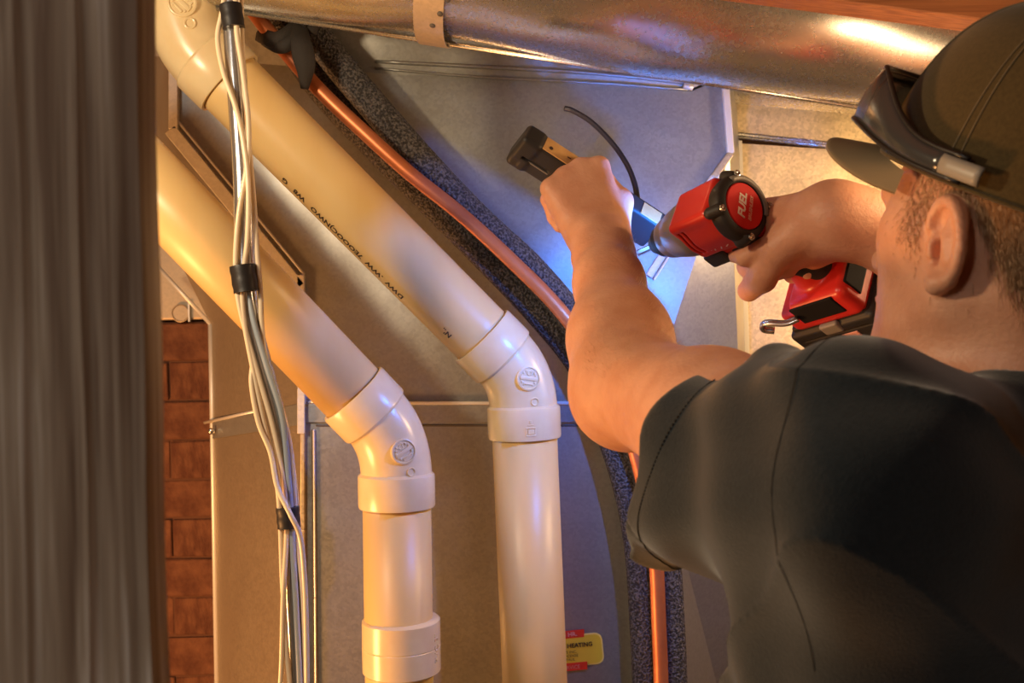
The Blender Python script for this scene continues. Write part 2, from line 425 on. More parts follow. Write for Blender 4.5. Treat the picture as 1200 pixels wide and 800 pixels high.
# ---- foreground stud
def build_stud():
    d = 0.45
    x1 = P(191, 400, d + 0.018).x; x0 = x1 - 0.089; y0 = d; y1 = d + 0.018
    prof = []
    n = 60
    for i in range(n + 1):
        t = i / n; x = x0 + (x1 - x0) * t
        dy = 0
        px = 600 + x / d * F
        for c, a, wd in ((24, 1.5, 5), (97, 1.8, 5), (128, 1.2, 7), (141, 1.0, 4), (170, 1.3, 4), (8, 0.8, 5), (60, 0.9, 9)):
            dy -= a * 0.001 * math.exp(-((px - c) / wd) ** 2)
        for c, a, wd in ((36, 1.0, 5), (82, 0.7, 6), (108, 1.0, 5), (155, 0.8, 5)):
            dy += a * 0.001 * math.exp(-((px - c) / wd) ** 2)
        if i == 0 or i == n: dy += 0.0025
        prof.append((x, y0 + dy))
    prof += [(x1, y1), (x0, y1)]
    nz = 80; V = []; Fc = []; k = len(prof)
    for j in range(nz + 1):
        z = 0.0 + 2.62 * j / nz
        lean = (z - 1.6) * 0.0
        for (x, y) in prof:
            wob = 0.0006 * math.sin(z * 9 + x * 60) + 0.0004 * math.sin(z * 31 + x * 140)
            V.append((x + lean + wob, y + wob, z))
    for j in range(nz):
        for i in range(k):
            i2 = (i + 1) % k
            Fc.append((j * k + i, j * k + i2, (j + 1) * k + i2, (j + 1) * k + i))
    Fc.append(tuple(range(k))[::-1]); Fc.append(tuple(nz * k + i for i in range(k)))
    mesh('wooden_board', V, Fc, M['stud'], loc=(x0, y0, 0), autosmooth=50,
         label='rough grey-brown wooden board, blurred, standing upright along the left edge', cat='wooden board')
build_stud()

# ---- joist above the round duct
g = G()
a = P(900, -62, 1.0); b = P(1320, -8, 1.0); dj = (b - a).normalized(); nj = Vector((0, 1, 0)); uj = dj.cross(nj).normalized() * -1
if uj.z < 0: uj = -uj
c = P(1120, -31, 1.0)
g.box(c + Vector((0, 0.03, 0)), (dj, (0, 1, 0), uj), (0.42, 0.02, 0.039), 0.002)
tj = thing('ceiling_joist', 'orange-brown wooden board running above the round duct at the top right', 'board', P(1120, -31, 1.0))
g.out('board', M['wood'], tj, smooth=False)

# ---- brick pier
tb = thing('brick_pier', 'narrow column of dark red bricks behind the left edge of the furnace plenum', 'brick column', (P(220, 600, 2.0).x, 2.0, 0))
bx1 = P(262, 600, 2.0).x; bx0 = bx1 - 0.42; ztop = P(220, 377, 2.0).z
G().box(((bx0 + bx1) / 2, 2.10, ztop / 2), ((1, 0, 0), (0, 1, 0), (0, 0, 1)), ((bx1 - bx0) / 2 - 0.004, 0.1008, ztop / 2)).out('mortar_core', M['mortar'], tb, smooth=False)
rows = int(ztop / 0.0787); ch = ztop / rows
bm_cache = []
for k in range(4):
    gb = G().box((0, 0, 0), ((1, 0, 0), (0, 1, 0), (0, 0, 1)), (0.1015, 0.05, ch / 2 - 0.0022), 0.003)
    me = bpy.data.meshes.new('brick'); me.from_pydata([v + Vector((random.uniform(-1, 1), random.uniform(-1, 1), random.uniform(-1, 1))) * 0.0012 for v in gb.v], [], gb.f); me.materials.append(M['brick']); bm_cache.append(me)
for r in range(rows):
    xs = [bx1 - 0.1, bx1 - 0.307] if r % 2 == 0 else [bx1 - 0.05, bx1 - 0.205, bx1 - 0.36]
    sx = [1, 1] if r % 2 == 0 else [0.5, 1, 0.5]
    for x, s in zip(xs, sx):
        o = bpy.data.objects.new('brick', random.choice(bm_cache)); COL.objects.link(o); o.parent = tb
        o.location = Vector((x, 2.045 + random.uniform(-0.003, 0.003), (r + 0.5) * ch)) - wpos(tb); o.scale = (s, 1, 1)

# ---- tan box above the bricks
tt = thing('return_air_box', 'tan sheet metal box with a round knockout, resting on the brick column', 'duct', P(190, 300, 1.97))
zb = ztop + 0.002
G().box(((bx0 + bx1) / 2 + 0.1, 2.1, zb + 0.30), ((1, 0, 0), (0, 1, 0), (0, 0, 1)), (0.31, 0.12, 0.298), 0.004).out('box_body', M['tan_metal'], tt, smooth=False)
pk = P(212, 367, 1.975)
G().lathe(pk, (0, -1, 0), [(0, 0.018), (0.003, 0.018), (0.004, 0.016), (0.002, 0.015), (0.002, 0)], 24).out('knockout', M['tan_metal'], tt, autosmooth=40)
G().box(P(222, 365, 1.975), ((1, 0, 0), (0, 1, 0), (0, 0, 1)), (0.0015, 0.004, 0.02)).out('tab', M['seam'], tt, smooth=False)

# ================================================================== PLENUM
D0 = 1.45
tp = thing('furnace_plenum', 'large galvanized sheet metal plenum with tapered sides filling the background', 'furnace duct', (P(560, 400, D0).x, D0, 0))
def PL(px, py, d=D0): return P(px, py, d)
# transition front (above seam)
G().sheet([PL(200, 150), PL(355, 335), PL(356, 476), PL(758, 476), PL(758, 326), PL(855, 182), PL(849, 90), PL(790, 106), PL(470, 88), PL(200, 66)], 0.0012).out('front_panel', M['galv'], tp, smooth=False)
# lower front
G().sheet([PL(356, 476), PL(758, 476), PL(764, 1000), PL(362, 1000)], 0.0012).out('lower_front_panel', M['galv'], tp, smooth=False)
# upper lip tilting forward under the round duct
G().sheet([PL(200, 66), PL(470, 88), PL(810, 107), PL(849, 90), PL(852, -40, 1.40), PL(200, -60, 1.40)], 0.0012).out('upper_panel', M['galv'], tp, smooth=False)
# folded ridge at the fold line
g = G()
rid = [PL(440, 72, D0 - 0.004), PL(560, 78, D0 - 0.006), PL(700, 86, D0 - 0.008), PL(812, 98, D0 - 0.006)]
rid2 = [PL(440, 80, D0 - 0.003), PL(560, 90, D0 - 0.004), PL(700, 97, D0 - 0.005), PL(806, 105, D0 - 0.004)]
g.tube(catmull(rid, 4), 0.0030, 8).tube(catmull(rid2, 4), 0.002, 8)
g.out('fold_ridge', M['galv'], tp)
G().tube([PL(801, 100, D0 - 0.008), PL(812, 103, D0 - 0.008)], 0.0045, 8).out('ridge_end', M['seam'], tp)
# left side face
DS = 1.80
fr_e = [PL(200, 66), PL(200, 150), PL(355, 335), PL(355.5, 410), PL(356, 476), PL(358, 640), PL(360, 820), PL(362, 1000)]
rr_e = [P(178, 66, DS), P(178, 240, DS), P(247, 380, DS), P(248, 440, DS), P(249, 492, DS), P(252, 640, DS), P(255, 820, DS), P(258, 1000, DS)]
V = []; Fc = []
for a_, b_ in zip(fr_e, rr_e): V += [a_, b_]
for a_, b_ in zip(fr_e, rr_e): V += [a_ + Vector((0.001, 0.0015, 0)), b_ + Vector((0.001, 0.0015, 0))]
for k in range(7):
    Fc.append((2 * k, 2 * k + 1, 2 * k + 3, 2 * k + 2)); Fc.append((16 + 2 * k, 18 + 2 * k, 19 + 2 * k, 17 + 2 * k))
mesh('left_side_panel', V, Fc, M['galv_warm_reflection'], tp, smooth=True)
G().tube([P(178, 305, DS), P(247, 380, DS)], 0.004, 8).tube([P(247, 380, DS), P(249, 492, DS), P(258, 1000, DS)], 0.005, 8).out('rear_corner_seam', M['seam'], tp)
# right side face
DR = 1.74
G().sheet([PL(849, 90), PL(855, 182), PL(758, 326), PL(758, 476), PL(764, 1000), P(890, 1000, DR), P(876, 476, DR), P(867, 182, DR), P(862, 90, DR)], 0.0012, (0.5, 0.8, 0)).out('right_side_panel', M['galv'], tp, smooth=False)
# flanges: left edge of the transition
def flange(pts, d, wpx, name, mt=None, depth=0.010):
    g = G()
    for (p, q) in zip(pts[:-1], pts[1:]):
        a = P(p[0], p[1], d - depth / 2); b = P(q[0], q[1], d - depth / 2); t = (b - a).normalized(); n = FW; s = t.cross(n).normalized()
        g.box((a + b) / 2, (t, n, s), ((b - a).length / 2, depth / 2, wpx / F * d / 2), 0.0012)
    return g.out(name, mt or M['galv_flange'], tp, smooth=False)
flange([(204, 60), (204, 152)], D0, 11, 'left_flange')
flange([(200, 152), (352, 337)], D0, 15, 'left_flange')
flange([(353, 322), (354, 478)], D0, 9, 'left_flange')
flange([(205, 138), (357, 322)], D0 - 0.001, 3, 'flange_lip', M['seam'], 0.006)
flange([(849, 88), (856, 180)], D0, 8, 'right_flange', M['seam'])
flange([(856, 180), (836, 208)], D0, 8, 'right_flange', M['galv_warm_lit'])
flange([(836, 208), (760, 324)], D0, 9, 'right_flange')
flange([(843, 205), (766, 328)], D0 - 0.001, 2.5, 'flange_lip', M['seam'], 0.012)
# drive cleat along the horizontal seam
def cleat(pts, d, wpx, name, dep=0.006, mt=None): return flange(pts, d, wpx, name, mt, dep)
cleat([(354, 484), (758, 484)], D0, 22, 'drive_cleat', 0.005, M['galv'])
cleat([(378, 472), (758, 472)], D0 - 0.002, 4, 'cleat_edge', 0.007, M['seam'])
cleat([(370, 498.5), (758, 498.5)], D0 + 0.0005, 2.5, 'cleat_gap', 0.002, M['dark_slot'])
g = G()
for (p, q, wd) in (((240, 495), (303, 481), 0.0028), ((303, 481), (376, 469), 0.0022)):
    da = 1.80 - (p[0] - 248) / 108 * 0.35; db = 1.80 - (q[0] - 248) / 108 * 0.35
    g.tube([P(p[0], p[1], max(da, 1.43) - 0.012), P(q[0], q[1], max(db, 1.43) - 0.012)], wd, 8)
g.out('side_cleat_edge', M['seam'], tp)
g = G().sheet([P(249, 494, 1.79), P(356, 472, 1.445), P(356, 497, 1.445), P(249, 514, 1.79)], 0.003); g.out('side_cleat', M['galv'], tp, smooth=False)
G().lathe(P(248, 505, 1.77), (0.3, -1, 0), [(0, 0.006), (0.003, 0.006), (0.005, 0.003), (0.005, 0)], 12).out('screw', M['steel'], tp)
# vertical corner seam on the lower box
flange([(355, 470), (355, 620), (357, 1000)], D0, 5, 'corner_seam', M['galv_warm_lit'], 0.008)
flange([(366, 503), (367, 700), (370, 1000)], D0, 2.0, 'corner_gap', M['dark_slot'], 0.002)
flange([(368, 503), (369.5, 700), (372, 1000)], D0, 2.4, 'corner_lip', M['seam'], 0.005)
flange([(353, 455), (353, 508)], D0 - 0.0105, 9, 'corner_tab', M['galv_flange'], 0.004)

# ---- supply duct at the right
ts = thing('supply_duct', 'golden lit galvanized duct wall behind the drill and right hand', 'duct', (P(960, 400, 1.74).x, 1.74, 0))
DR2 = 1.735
G().sheet([P(869, 168, DR2), P(1420, 205, DR2), P(1420, 1000, DR2), P(892, 1000, DR2), P(876, 476, DR2)], 0.0015).out('main_panel', M['galv_warm_lit'], ts, smooth=False)
G().sheet([P(852, 112, DR2 - 0.012), P(1420, 164, DR2 - 0.012), P(1420, 200, DR2 - 0.012), P(1010, 171, DR2 - 0.012), P(860, 156, DR2 - 0.012)], 0.0015).out('upper_panel', M['galv_warm_lit'], ts, smooth=False)
g = G()
for k, (dy, dd) in enumerate(((0, 0), (3.5, 0.010))):
    g.tube([P(858, 156 + dy, DR2 - 0.013 + dd), P(1010, 172 + dy, DR2 - 0.013 + dd), P(1420, 212 + dy, DR2 - 0.013 + dd)], 0.0035, 8)
g.out('seam_lip', M['galv_shiny'], ts)
flange_t = tp; tp_keep = tp
tp = ts
flange([(866, 165), (871, 300), (877, 476), (892, 1000)], DR2 - 0.002, 6, 'corner_bead', M['seam'], 0.01)
flange([(858, 160), (1010, 175), (1420, 214)], DR2 - 0.004, 3, 'seam_gap', M['dark_slot'], 0.002)
tp = tp_keep
# curved cove above
V = []; Fc = []; nu, nv = 24, 12
for i in range(nu + 1):
    t = i / nu
    top = Vector((852 + 560 * t, 60 + 48 * t)); bot = Vector((854 + 566 * t, 121 + 50 * t))
    for j in range(nv + 1):
        s = j / nv; px = top.x * (1 - s) + bot.x * s; py = top.y * (1 - s) + bot.y * s
        dd = DR2 - 0.014 - 0.09 * math.sin(s * math.pi * 0.9) * (0.75 + 0.25 * math.sin(t * 14)) - 0.03 * (1 - s)
        V.append(P(px, py, dd))
for i in range(nu):
    for j in range(nv):
        q = i * (nv + 1) + j; Fc.append((q, q + 1, q + nv + 2, q + nv + 1))
mesh('curved_boot', V, Fc, M['galv_shiny'], ts)

# ================================================================== ROUND DUCT
td = thing('round_duct', 'shiny galvanized round duct hanging across the top of the picture', 'round duct', P(700, -60, 1.22))
RD = 0.105
def duct_axis(px): 
    d = 1.24 - (px - 260) / 1200 * 0.06
    edge = np.interp(px, [200, 255, 500, 830, 1040, 1500], [-9, 1, 39, 96, 126, 190])
    return P(px, edge - RD / d * F * 1.0, d)
pts = [duct_axis(x) for x in range(262, 1500, 30)]
# refit to a straight line, real ducts are straight
pa = np.array([tuple(p) for p in pts]); mu = pa.mean(0); _, _, vt = np.linalg.svd(pa - mu); dv = vt[0] * np.sign(vt[0][0])
t0 = (pa[0] - mu) @ dv; t1 = (pa[-1] - mu) @ dv
AX0 = Vector(mu + dv * t0); AX1 = Vector(mu + dv * t1); AXD = (AX1 - AX0).normalized(); LEN = (AX1 - AX0).length
V = []; Fc = []; ns, sg = 160, 72
eu = (Vector((0, 0, 1)) - AXD * AXD.z).normalized(); evv = AXD.cross(eu)
for i in range(ns + 1):
    s = LEN * i / ns
    for k in range(sg):
        a = 2 * math.pi * k / sg
        r = RD + 0.0016 * math.sin(s * 13 + 2.2 * math.sin(a * 2)) + 0.0022 * math.sin(a * 3 + s * 7) + 0.0010 * math.sin(s * 31 + a * 5)
        dz = 0.020 * max(0, math.exp(-((s - 0.33) / 0.06) ** 2)) * max(0, math.cos(a - math.pi)) ** 6 * 0.15
        V.append(AX0 + AXD * s + (eu * math.cos(a) + evv * math.sin(a)) * (r - dz))
for i in range(ns):
    for k in range(sg):
        k2 = (k + 1) % sg; Fc.append((i * sg + k, i * sg + k2, (i + 1) * sg + k2, (i + 1) * sg + k))
Fc.append(tuple(range(sg))[::-1]); Fc.append(tuple(ns * sg + k for k in range(sg)))
mesh('duct_shell', V, Fc, M['galv_shiny'], td)
# longitudinal snap-lock seam along the underside
a = 2 * math.pi * 0.555
g = G(); off = (eu * math.cos(R(190)) + evv * math.sin(R(190))) * (RD + 0.002)
g.tube([AX0 + off + AXD * 0.002, AX1 + off - AXD * 0.002], 0.003, 8); g.out('lock_seam', M['galv_shiny'], td)
# strap
tsr = thing('hanger_strap', 'perforated tan metal strap wrapped around the round duct', 'strap', P(518, 20, 1.12))
s0 = (P(515, 20, 1.2) - AX0).dot(AXD)
V = []; Fc = []; n = 48; hw = 0.018
for k in range(n + 1):
    a = 2 * math.pi * k / n
    rr = RD + 0.0055
    slant = 0.010 * math.cos(a)
    for (dx, dr) in ((-hw, 0), (hw, 0), (hw, 0.0015), (-hw, 0.0015)):
        V.append(AX0 + AXD * (s0 + dx + slant) + (eu * math.cos(a) + evv * math.sin(a)) * (rr + dr))
for k in range(n):
    for q in range(4):
        q2 = (q + 1) % 4; Fc.append((k * 4 + q, k * 4 + q2, (k + 1) * 4 + q2, (k + 1) * 4 + q))
mesh('band', V, Fc, M['tan_metal'], tsr, autosmooth=40)
for px, py in ((533, 0), (524, 16), (514, 30)):
    # holes on the visible side: find the surface point
    best = None
    for k in range(720):
        a = 2 * math.pi * k / 720
        nrm = eu * math.cos(a) + evv * math.sin(a)
        p = AX0 + AXD * (s0 + (px - 518) / F * 1.15 + 0.010 * math.cos(a) * 0) + nrm * (RD + 0.0072)
        if nrm.dot(CAM - p) <= 0: continue
        q = p - CAM; yy = 400 - q.dot(UP) / q.y * F
        if best is None or abs(yy - py) < best[0]: best = (abs(yy - py), p, nrm)
    if best: G().lathe(best[1], best[2], [(-0.001, 0.0035), (0.0006, 0.0035), (0.0006, 0)], 14).out('strap_hole', M['dark_slot'], tsr)

# ================================================================== PVC PIPES
RP = 0.0445
def arc_path(A, C, B, ra, rb, n=10):
    """straight A-C, C-B with a smooth bend between the two hub shoulders"""
    da = (A - C).normalized(); db = (B - C).normalized()
    p0 = C + da * ra; p1 = C + db * rb
    return [p0.lerp(C, t) * (1 - t) + C.lerp(p1, t) * t for t in [i / n for i in range(n + 1)]], da, db
def front_frame(p, axis):
    e0 = (CAM - p); e0 = (e0 - axis * e0.dot(axis)).normalized(); e1 = axis.cross(e0); return e0, e1
def on_cyl(o, axis, r, s, phi):
    e0, e1 = front_frame(o + axis * s, axis)
    n = e0 * math.cos(phi) + e1 * math.sin(phi)
    return o + axis * s + n * r, n
def disc_emblem(parent, c, nrm, up, r, mt, big=True):
    """raised round moulding mark with bar and small relief"""
    nrm = nrm.normalized(); up = (up - nrm * up.dot(nrm)).normalized(); rt = up.cross(nrm)
    g = G()
    if big:
        g.lathe(c - nrm * 0.003, nrm, [(0, r), (0.0042, r), (0.0050, r * 0.93), (0.0050, r * 0.86), (0.0036, r * 0.83), (0.0036, 0)], 32)
        g.box(c + nrm * 0.001, (rt, up, nrm), (r * 0.72, r * 0.16, 0.0013), 0.0006)
        g.box(c + nrm * 0.001 - up * r * 0.45 , (rt, up, nrm), (r * 0.40, r * 0.07, 0.0011), 0.0004)
        for a in range(20, 341, 24):
            if 70 < a < 110 or 250 < a < 290: continue
            q = c + (rt * math.cos(R(a)) + up * math.sin(R(a))) * r * 0.62
            g.box(q + nrm * 0.001, (rt, up, nrm), (r * 0.07, r * 0.09, 0.001), 0.0003)
        g.lathe(c + up * r * 0.42 - nrm * 0.001, nrm, [(0, r * 0.22), (0.0026, r * 0.22), (0.003, r * 0.15), (0.0022, r * 0.12), (0.0022, 0)], 16)
    else:
        g.lathe(c - nrm * 0.003, nrm, [(0, r), (0.0040, r), (0.0046, r * 0.85), (0.0040, r * 0.68), (0.0025, r * 0.6), (0.0025, 0)], 20)
    g.out('mould_mark', mt, parent, autosmooth=35)

def pvc_run(label, A, C, B, ra, rb, hub, topA=None):
    t = thing('vent_pipe', label, 'pipe', C, group='white PVC vent pipes')
    return t
def elbow(t, A, C, B, ra, rb, hub=0.043, rh=0.0500, rbody=0.0462):
    path, da, db = arc_path(A, C, B, ra - hub + 0.004, rb - hub + 0.004, 14)
    f = G().tube(path, rbody, 40).out('elbow_fitting', M['pvc_fitting'], t, autosmooth=50)
    for d, rr in ((da, ra), (db, rb)):
        G().lathe(C + d * (rr - hub - 0.003), d, [(0, rbody - 0.001), (0.004, rh - 0.0004), (0.006, rh), (hub, rh), (hub + 0.0028, rh - 0.0010), (hub + 0.003, RP + 0.001), (hub - 0.004, RP)], 48).out('hub', M['pvc_fitting'], f, autosmooth=35)
    return f, da, db, path

# run A : the upper / right pipe
tA = thing('vent_pipe', 'cream PVC pipe starting at the top left, bending near the centre behind the raised forearm', 'pipe', P(617, 500, 1.37), group='cream PVC vent pipes')
A_top = P(211, -330, 1.27); A_c0 = P(214, 42, 1.27); A_c1 = P(612, 441, 1.36); A_bot = P(635, 1000, 1.37)
d1 = (A_c1 - A_c0).normalized()
fA0, u0, u1, _ = elbow(tA, A_top, A_c0, A_c1, 0.085, 0.082)
fA1, w0, w1, pathA = elbow(tA, A_c0, A_c1, A_bot, 0.080, 0.084)
G().tube([A_top, A_c0 + u0 * 0.05], RP, 40).out('pipe_length', M['pvc_pipe'], tA)
G().tube([A_c0 + d1 * 0.05 + (A_c1 - A_c0 - d1 * 0.1) * k / 12 for k in range(13)], RP, 48).out('pipe_length', M['pvc_pipe'], tA)
G().tube([A_c1 + w1 * 0.05, A_bot], RP, 48).out('pipe_length', M['pvc_pipe'], tA)
# run B : the lower / left pipe
tB = thing('vent_pipe', 'lower-left cream PVC pipe coming from behind the wooden board, with a coupling near its bottom', 'pipe', P(470, 600, 1.30), group='cream PVC vent pipes')
B_a = P(20, 52, 1.17); B_c = P(464, 513, 1.30); B_b = P(471, 1000, 1.30)
fB, x0, x1, pathB = elbow(tB, B_a, B_c, B_b, 0.082, 0.090)
G().tube([B_a, B_c + x0 * 0.05], RP, 48).out('pipe_length', M['pvc_pipe'], tB)
G().tube([B_c + x1 * 0.05, B_b], RP, 48).out('pipe_length', M['pvc_pipe'], tB)
cp = P(470, 724, 1.30); 
G().lathe(cp, x1, [(-0.001, RP), (0, 0.0485), (0.002, 0.0508), (0.034, 0.0510), (0.035, 0.0503), (0.036, 0.0510), (0.067, 0.0508), (0.069, 0.0490), (0.070, RP)], 56).out('coupling', M['pvc_fitting'], tB, autosmooth=30)
V_, F_ = text_geo('PVC 3"', 0.013, 'CENTER', 0.0005)
e0, e1 = front_frame(cp, x1)
g = G(); VV = []
for v in V_:
    ph = -0.98 + v.x * 0 ; s = 0.034 - v.x
    p, n = on_cyl(cp, x1, 0.0512 + v.z, s, R(62) * -1 + v.y / 0.051)
    VV.append(p)
g.add(VV, F_).out('raised_lettering', M['pvc_fitting'], tB, smooth=False)

def mark_at(t, px, py, path, rbody, r, mt, big, updir):
    """place a mould mark on the elbow where the view ray of that spot meets its body"""
    ray = (P(px, py, 1.0) - CAM).normalized(); best = None
    for k in range(len(path) - 1):
        for s in range(8):
            q = path[k].lerp(path[k + 1], s / 8); ax = (path[k + 1] - path[k]).normalized()
            # closest approach of the ray to the axis point plane
            tt_ = (q - CAM).dot(ax) / max(1e-6, abs(ray.dot(ax))) * (1 if ray.dot(ax) > 0 else -1) if abs(ray.dot(ax)) > 0.05 else (q - CAM).length
            w_ = (q - CAM) - ray * (q - CAM).dot(ray); 
            if best is None or w_.length < best[0]: best = (w_.length, q, ax)
    _, q, ax = best
    off = (CAM + ray * (q - CAM).length) - q; off -= ax * off.dot(ax)
    e0, e1 = front_frame(q, ax); sl = max(-0.95, min(0.95, off.dot(e1) / rbody)); al = off.dot(ax)
    n = e1 * sl + e0 * math.sqrt(1 - sl * sl)
    c = q + n * rbody
    disc_emblem(t, c, n, updir, r, mt, big)
diag_up = (UP * 0.8 + RT * 0.3)
mark_at(fA1, 617, 439, pathA, 0.0462, 0.0165, M['pvc_fitting'], True, UP + RT * 0.15)
mark_at(fA1, 626, 467, pathA, 0.0462, 0.0058, M['pvc_fitting'], False, UP)
mark_at(fB, 471, 523, pathB, 0.0462, 0.0165, M['pvc_fitting'], True, UP - RT * 0.8)
mark_at(fB, 481, 548, pathB, 0.0462, 0.0062, M['pvc_fitting'], False, UP)
pA0, _, _ = arc_path(A_top, A_c0, A_c1, 0.046, 0.043, 14)
mark_at(fA0, 216, 18, pA0, 0.0462, 0.0175, M['pvc_fitting'], True, UP * 0.7 + RT * 0.7)
mark_at(fA0, 228, 40, pA0, 0.0462, 0.0075, M['pvc_fitting'], False, UP)
# small square size mark on the lower hub of run A
c, n = on_cyl(A_c1, w1, 0.0502, 0.066, R(-10))
rt = n.cross(w1).normalized()
for (dx, dy, a_, b_) in ((0, 0, 0.0075, 0.0012), (0, 0.010, 0.0075, 0.0012), (-0.0065, 0.005, 0.001, 0.006), (0.0065, 0.005, 0.001, 0.006), (0, 0.005, 0.005, 0.0032), (0, -0.004, 0.004, 0.0008), (0, -0.008, 0.002, 0.002)):
    pass
g = G()
for (dx, dy, a_, b_) in ((0, 0, 0.0068, 0.001), (0, 0.010, 0.0068, 0.001), (-0.006, 0.005, 0.001, 0.006), (0.006, 0.005, 0.001, 0.006), (0, 0.005, 0.0042, 0.003), (0, -0.004, 0.004, 0.0008), (0, -0.008, 0.0016, 0.0022)):
    ph = R(-10) + dx / 0.0502
    c, n = on_cyl(A_c1, w1, 0.0502, 0.066 + dy, ph); g.box(c, (n.cross(w1), w1, n), (a_, b_, 0.0009), 0.0003)
g.out('mould_mark', M['pvc_fitting'], fA1, smooth=False)
# primer smears on the elbow
def smear(px0, py0, px1, py1, path, t):
    g = G(); 
    for k in range(14):
        px = px0 + (px1 - px0) * k / 13 + random.uniform(-2, 2); py = py0 + (py1 - py0) * k / 13 + random.uniform(-2, 2)
        ray = (P(px, py, 1.0) - CAM).normalized(); q = min(path, key=lambda q: ((q - CAM) - ray * (q - CAM).dot(ray)).length)
    return
# printed line on the long pipe (printed upside down, as seen from here)
V_, F_ = text_geo('DWV  .WW  7EOOOC)NWO   W8   G', 0.0135, 'LEFT', 0, True)
L_text = max(v.x for v in V_)
def s_at(px):   # distance along the pipe for a pixel column on the axis
    lo, hi = 0.0, (A_c1 - A_c0).length
    for _ in range(30):
        md = (lo + hi) / 2; q = A_c0 + d1 * md - CAM
        (lo, hi) = (md, hi) if 600 + q.dot(RT) / q.y * F < px else (lo, md)
    return lo
sA = s_at(496); sB = s_at(358)
e0, e1 = front_frame(A_c0 + d1 * 0.2, d1)
sgn = 1 if (e1.dot(RT - UP * -1) < 0 and e1.dot(UP) < 0) else -1
if (e1.dot(UP)) > 0: sgn = -1
else: sgn = 1
VV = []
for v in V_:
    s = sA - v.x / L_text * (sA - sB)
    p, n = on_cyl(A_c0, d1, RP + 0.0004, s, sgn * (R(60)) - sgn * v.y * -1 / RP)
    VV.append(p)
G().add(VV, F_).out('printed_text', M['print'], tA, smooth=False)
V_, F_ = text_geo("N'..", 0.011, 'LEFT', 0, True); VV = []
sA2 = s_at(545)
for v in V_:
    p, n = on_cyl(A_c0, d1, RP + 0.0004, sA2 - v.x, sgn * R(42) + sgn * v.y / RP); VV.append(p)
G().add(VV, F_).out('printed_text', M['print'], tA, smooth=False)

# ================================================================== REFRIGERANT LINES
def line_obj(name, label, cat, pix, r, mt, group=None, seg=20, kids=None):
    pts = catmull([P(*p) for p in pix], 8)
    g = G().tube(pts, r, seg)
    return g.out(name, mt, None, loc=tuple(pts[-1]), label=label, cat=cat, group=group)
line_obj('insulated_line', 'thick black foam-insulated line above the copper tube, running down behind the forearm', 'insulated pipe',
         [(300, -60, 1.36), (345, 5, 1.385), (386, 62, 1.395), (440, 127, 1.395), (500, 195, 1.395), (560, 258, 1.395), (628, 322, 1.395), (690, 400, 1.39), (730, 480, 1.385), (760, 560, 1.385), (778, 640, 1.385), (784, 720, 1.385), (788, 820, 1.385), (790, 1000, 1.385)], 0.0215, M['foam'])
line_obj('insulated_line', 'dark foam-insulated line beneath the copper tube, curving down beside the sleeve', 'insulated pipe',
         [(264, -66, 1.42), (315, 14, 1.42), (375, 102, 1.422), (437, 169, 1.422), (501, 233, 1.422), (565, 297, 1.42), (634, 369, 1.418), (682, 430, 1.415), (712, 500, 1.41), (735, 570, 1.40), (748, 640, 1.395), (754, 720, 1.395), (758, 820, 1.395), (760, 1000, 1.395)], 0.0205, M['foam'])
line_obj('copper_tube', 'bare orange copper tube running diagonally along the black insulated lines', 'copper pipe',
         [(270, -30, 1.36), (296, 12, 1.36), (330, 55, 1.36), (375, 106, 1.36), (430, 158, 1.36), (480, 203, 1.36), (540, 251, 1.362), (600, 306, 1.362), (655, 362, 1.36), (700, 425, 1.36), (735, 500, 1.36), (757, 580, 1.362), (768, 650, 1.362), (772, 730, 1.362), (775, 820, 1.362), (776, 1000, 1.362)], 0.0102, M['copper'])
# cloth tie around the lines
tk = thing('line_tie', 'dark cloth tie knotted around the copper and foam lines at the top', 'tie', P(345, 60, 1.35))
def band(pts, wdt, th, name, parent, mt):
    pts = catmull(pts, 6); g = G(); V = []; Fc = []
    for i, p in enumerate(pts):
        t = (pts[min(i + 1, len(pts) - 1)] - pts[max(i - 1, 0)]).normalized(); n = (CAM - p).normalized(); n = (n - t * n.dot(t)).normalized(); s = t.cross(n)
        ww = wdt[i] if hasattr(wdt, '__len__') else wdt
        V += [p - s * ww - n * th, p + s * ww - n * th, p + s * ww * 0.9 + n * th, p + n * th * 1.8, p - s * ww * 0.9 + n * th]
    for i in range(len(pts) - 1):
        for k in range(5):
            k2 = (k + 1) % 5; Fc.append((i * 5 + k, i * 5 + k2, (i + 1) * 5 + k2, (i + 1) * 5 + k))
    Fc.append((4, 3, 2, 1, 0)); m_ = (len(pts) - 1) * 5; Fc.append((m_, m_ + 1, m_ + 2, m_ + 3, m_ + 4))
    return mesh(name, V, Fc, mt, parent)
band([P(304, 40, 1.37), P(322, 47, 1.338), P(338, 40, 1.333), P(356, 24, 1.345), P(366, 8, 1.37)], 0.011, 0.0028, 'wrap', tk, M['black_wrap'])
band([P(311, 47, 1.37), P(328, 55, 1.336), P(342, 48, 1.33), P(354, 30, 1.34), P(352, 8, 1.36)], 0.009, 0.0028, 'wrap', tk, M['black_wrap'])
n_ = 6 * 4 + 1
band([P(350, 20, 1.345), P(352, 45, 1.325), P(355, 62, 1.322), P(358, 80, 1.325), P(357, 104, 1.334)], [0.009 + 0.006 * math.sin(math.pi * i / (n_ - 1)) - 0.012 * max(0, i / (n_ - 1) - 0.7) for i in range(n_)], 0.0030, 'tail', tk, M['black_wrap'])
band([P(352, 28, 1.33), P(364, 14, 1.325), P(369, 24, 1.33), P(364, 38, 1.34)], 0.008, 0.0028, 'loop', tk, M['black_wrap'])

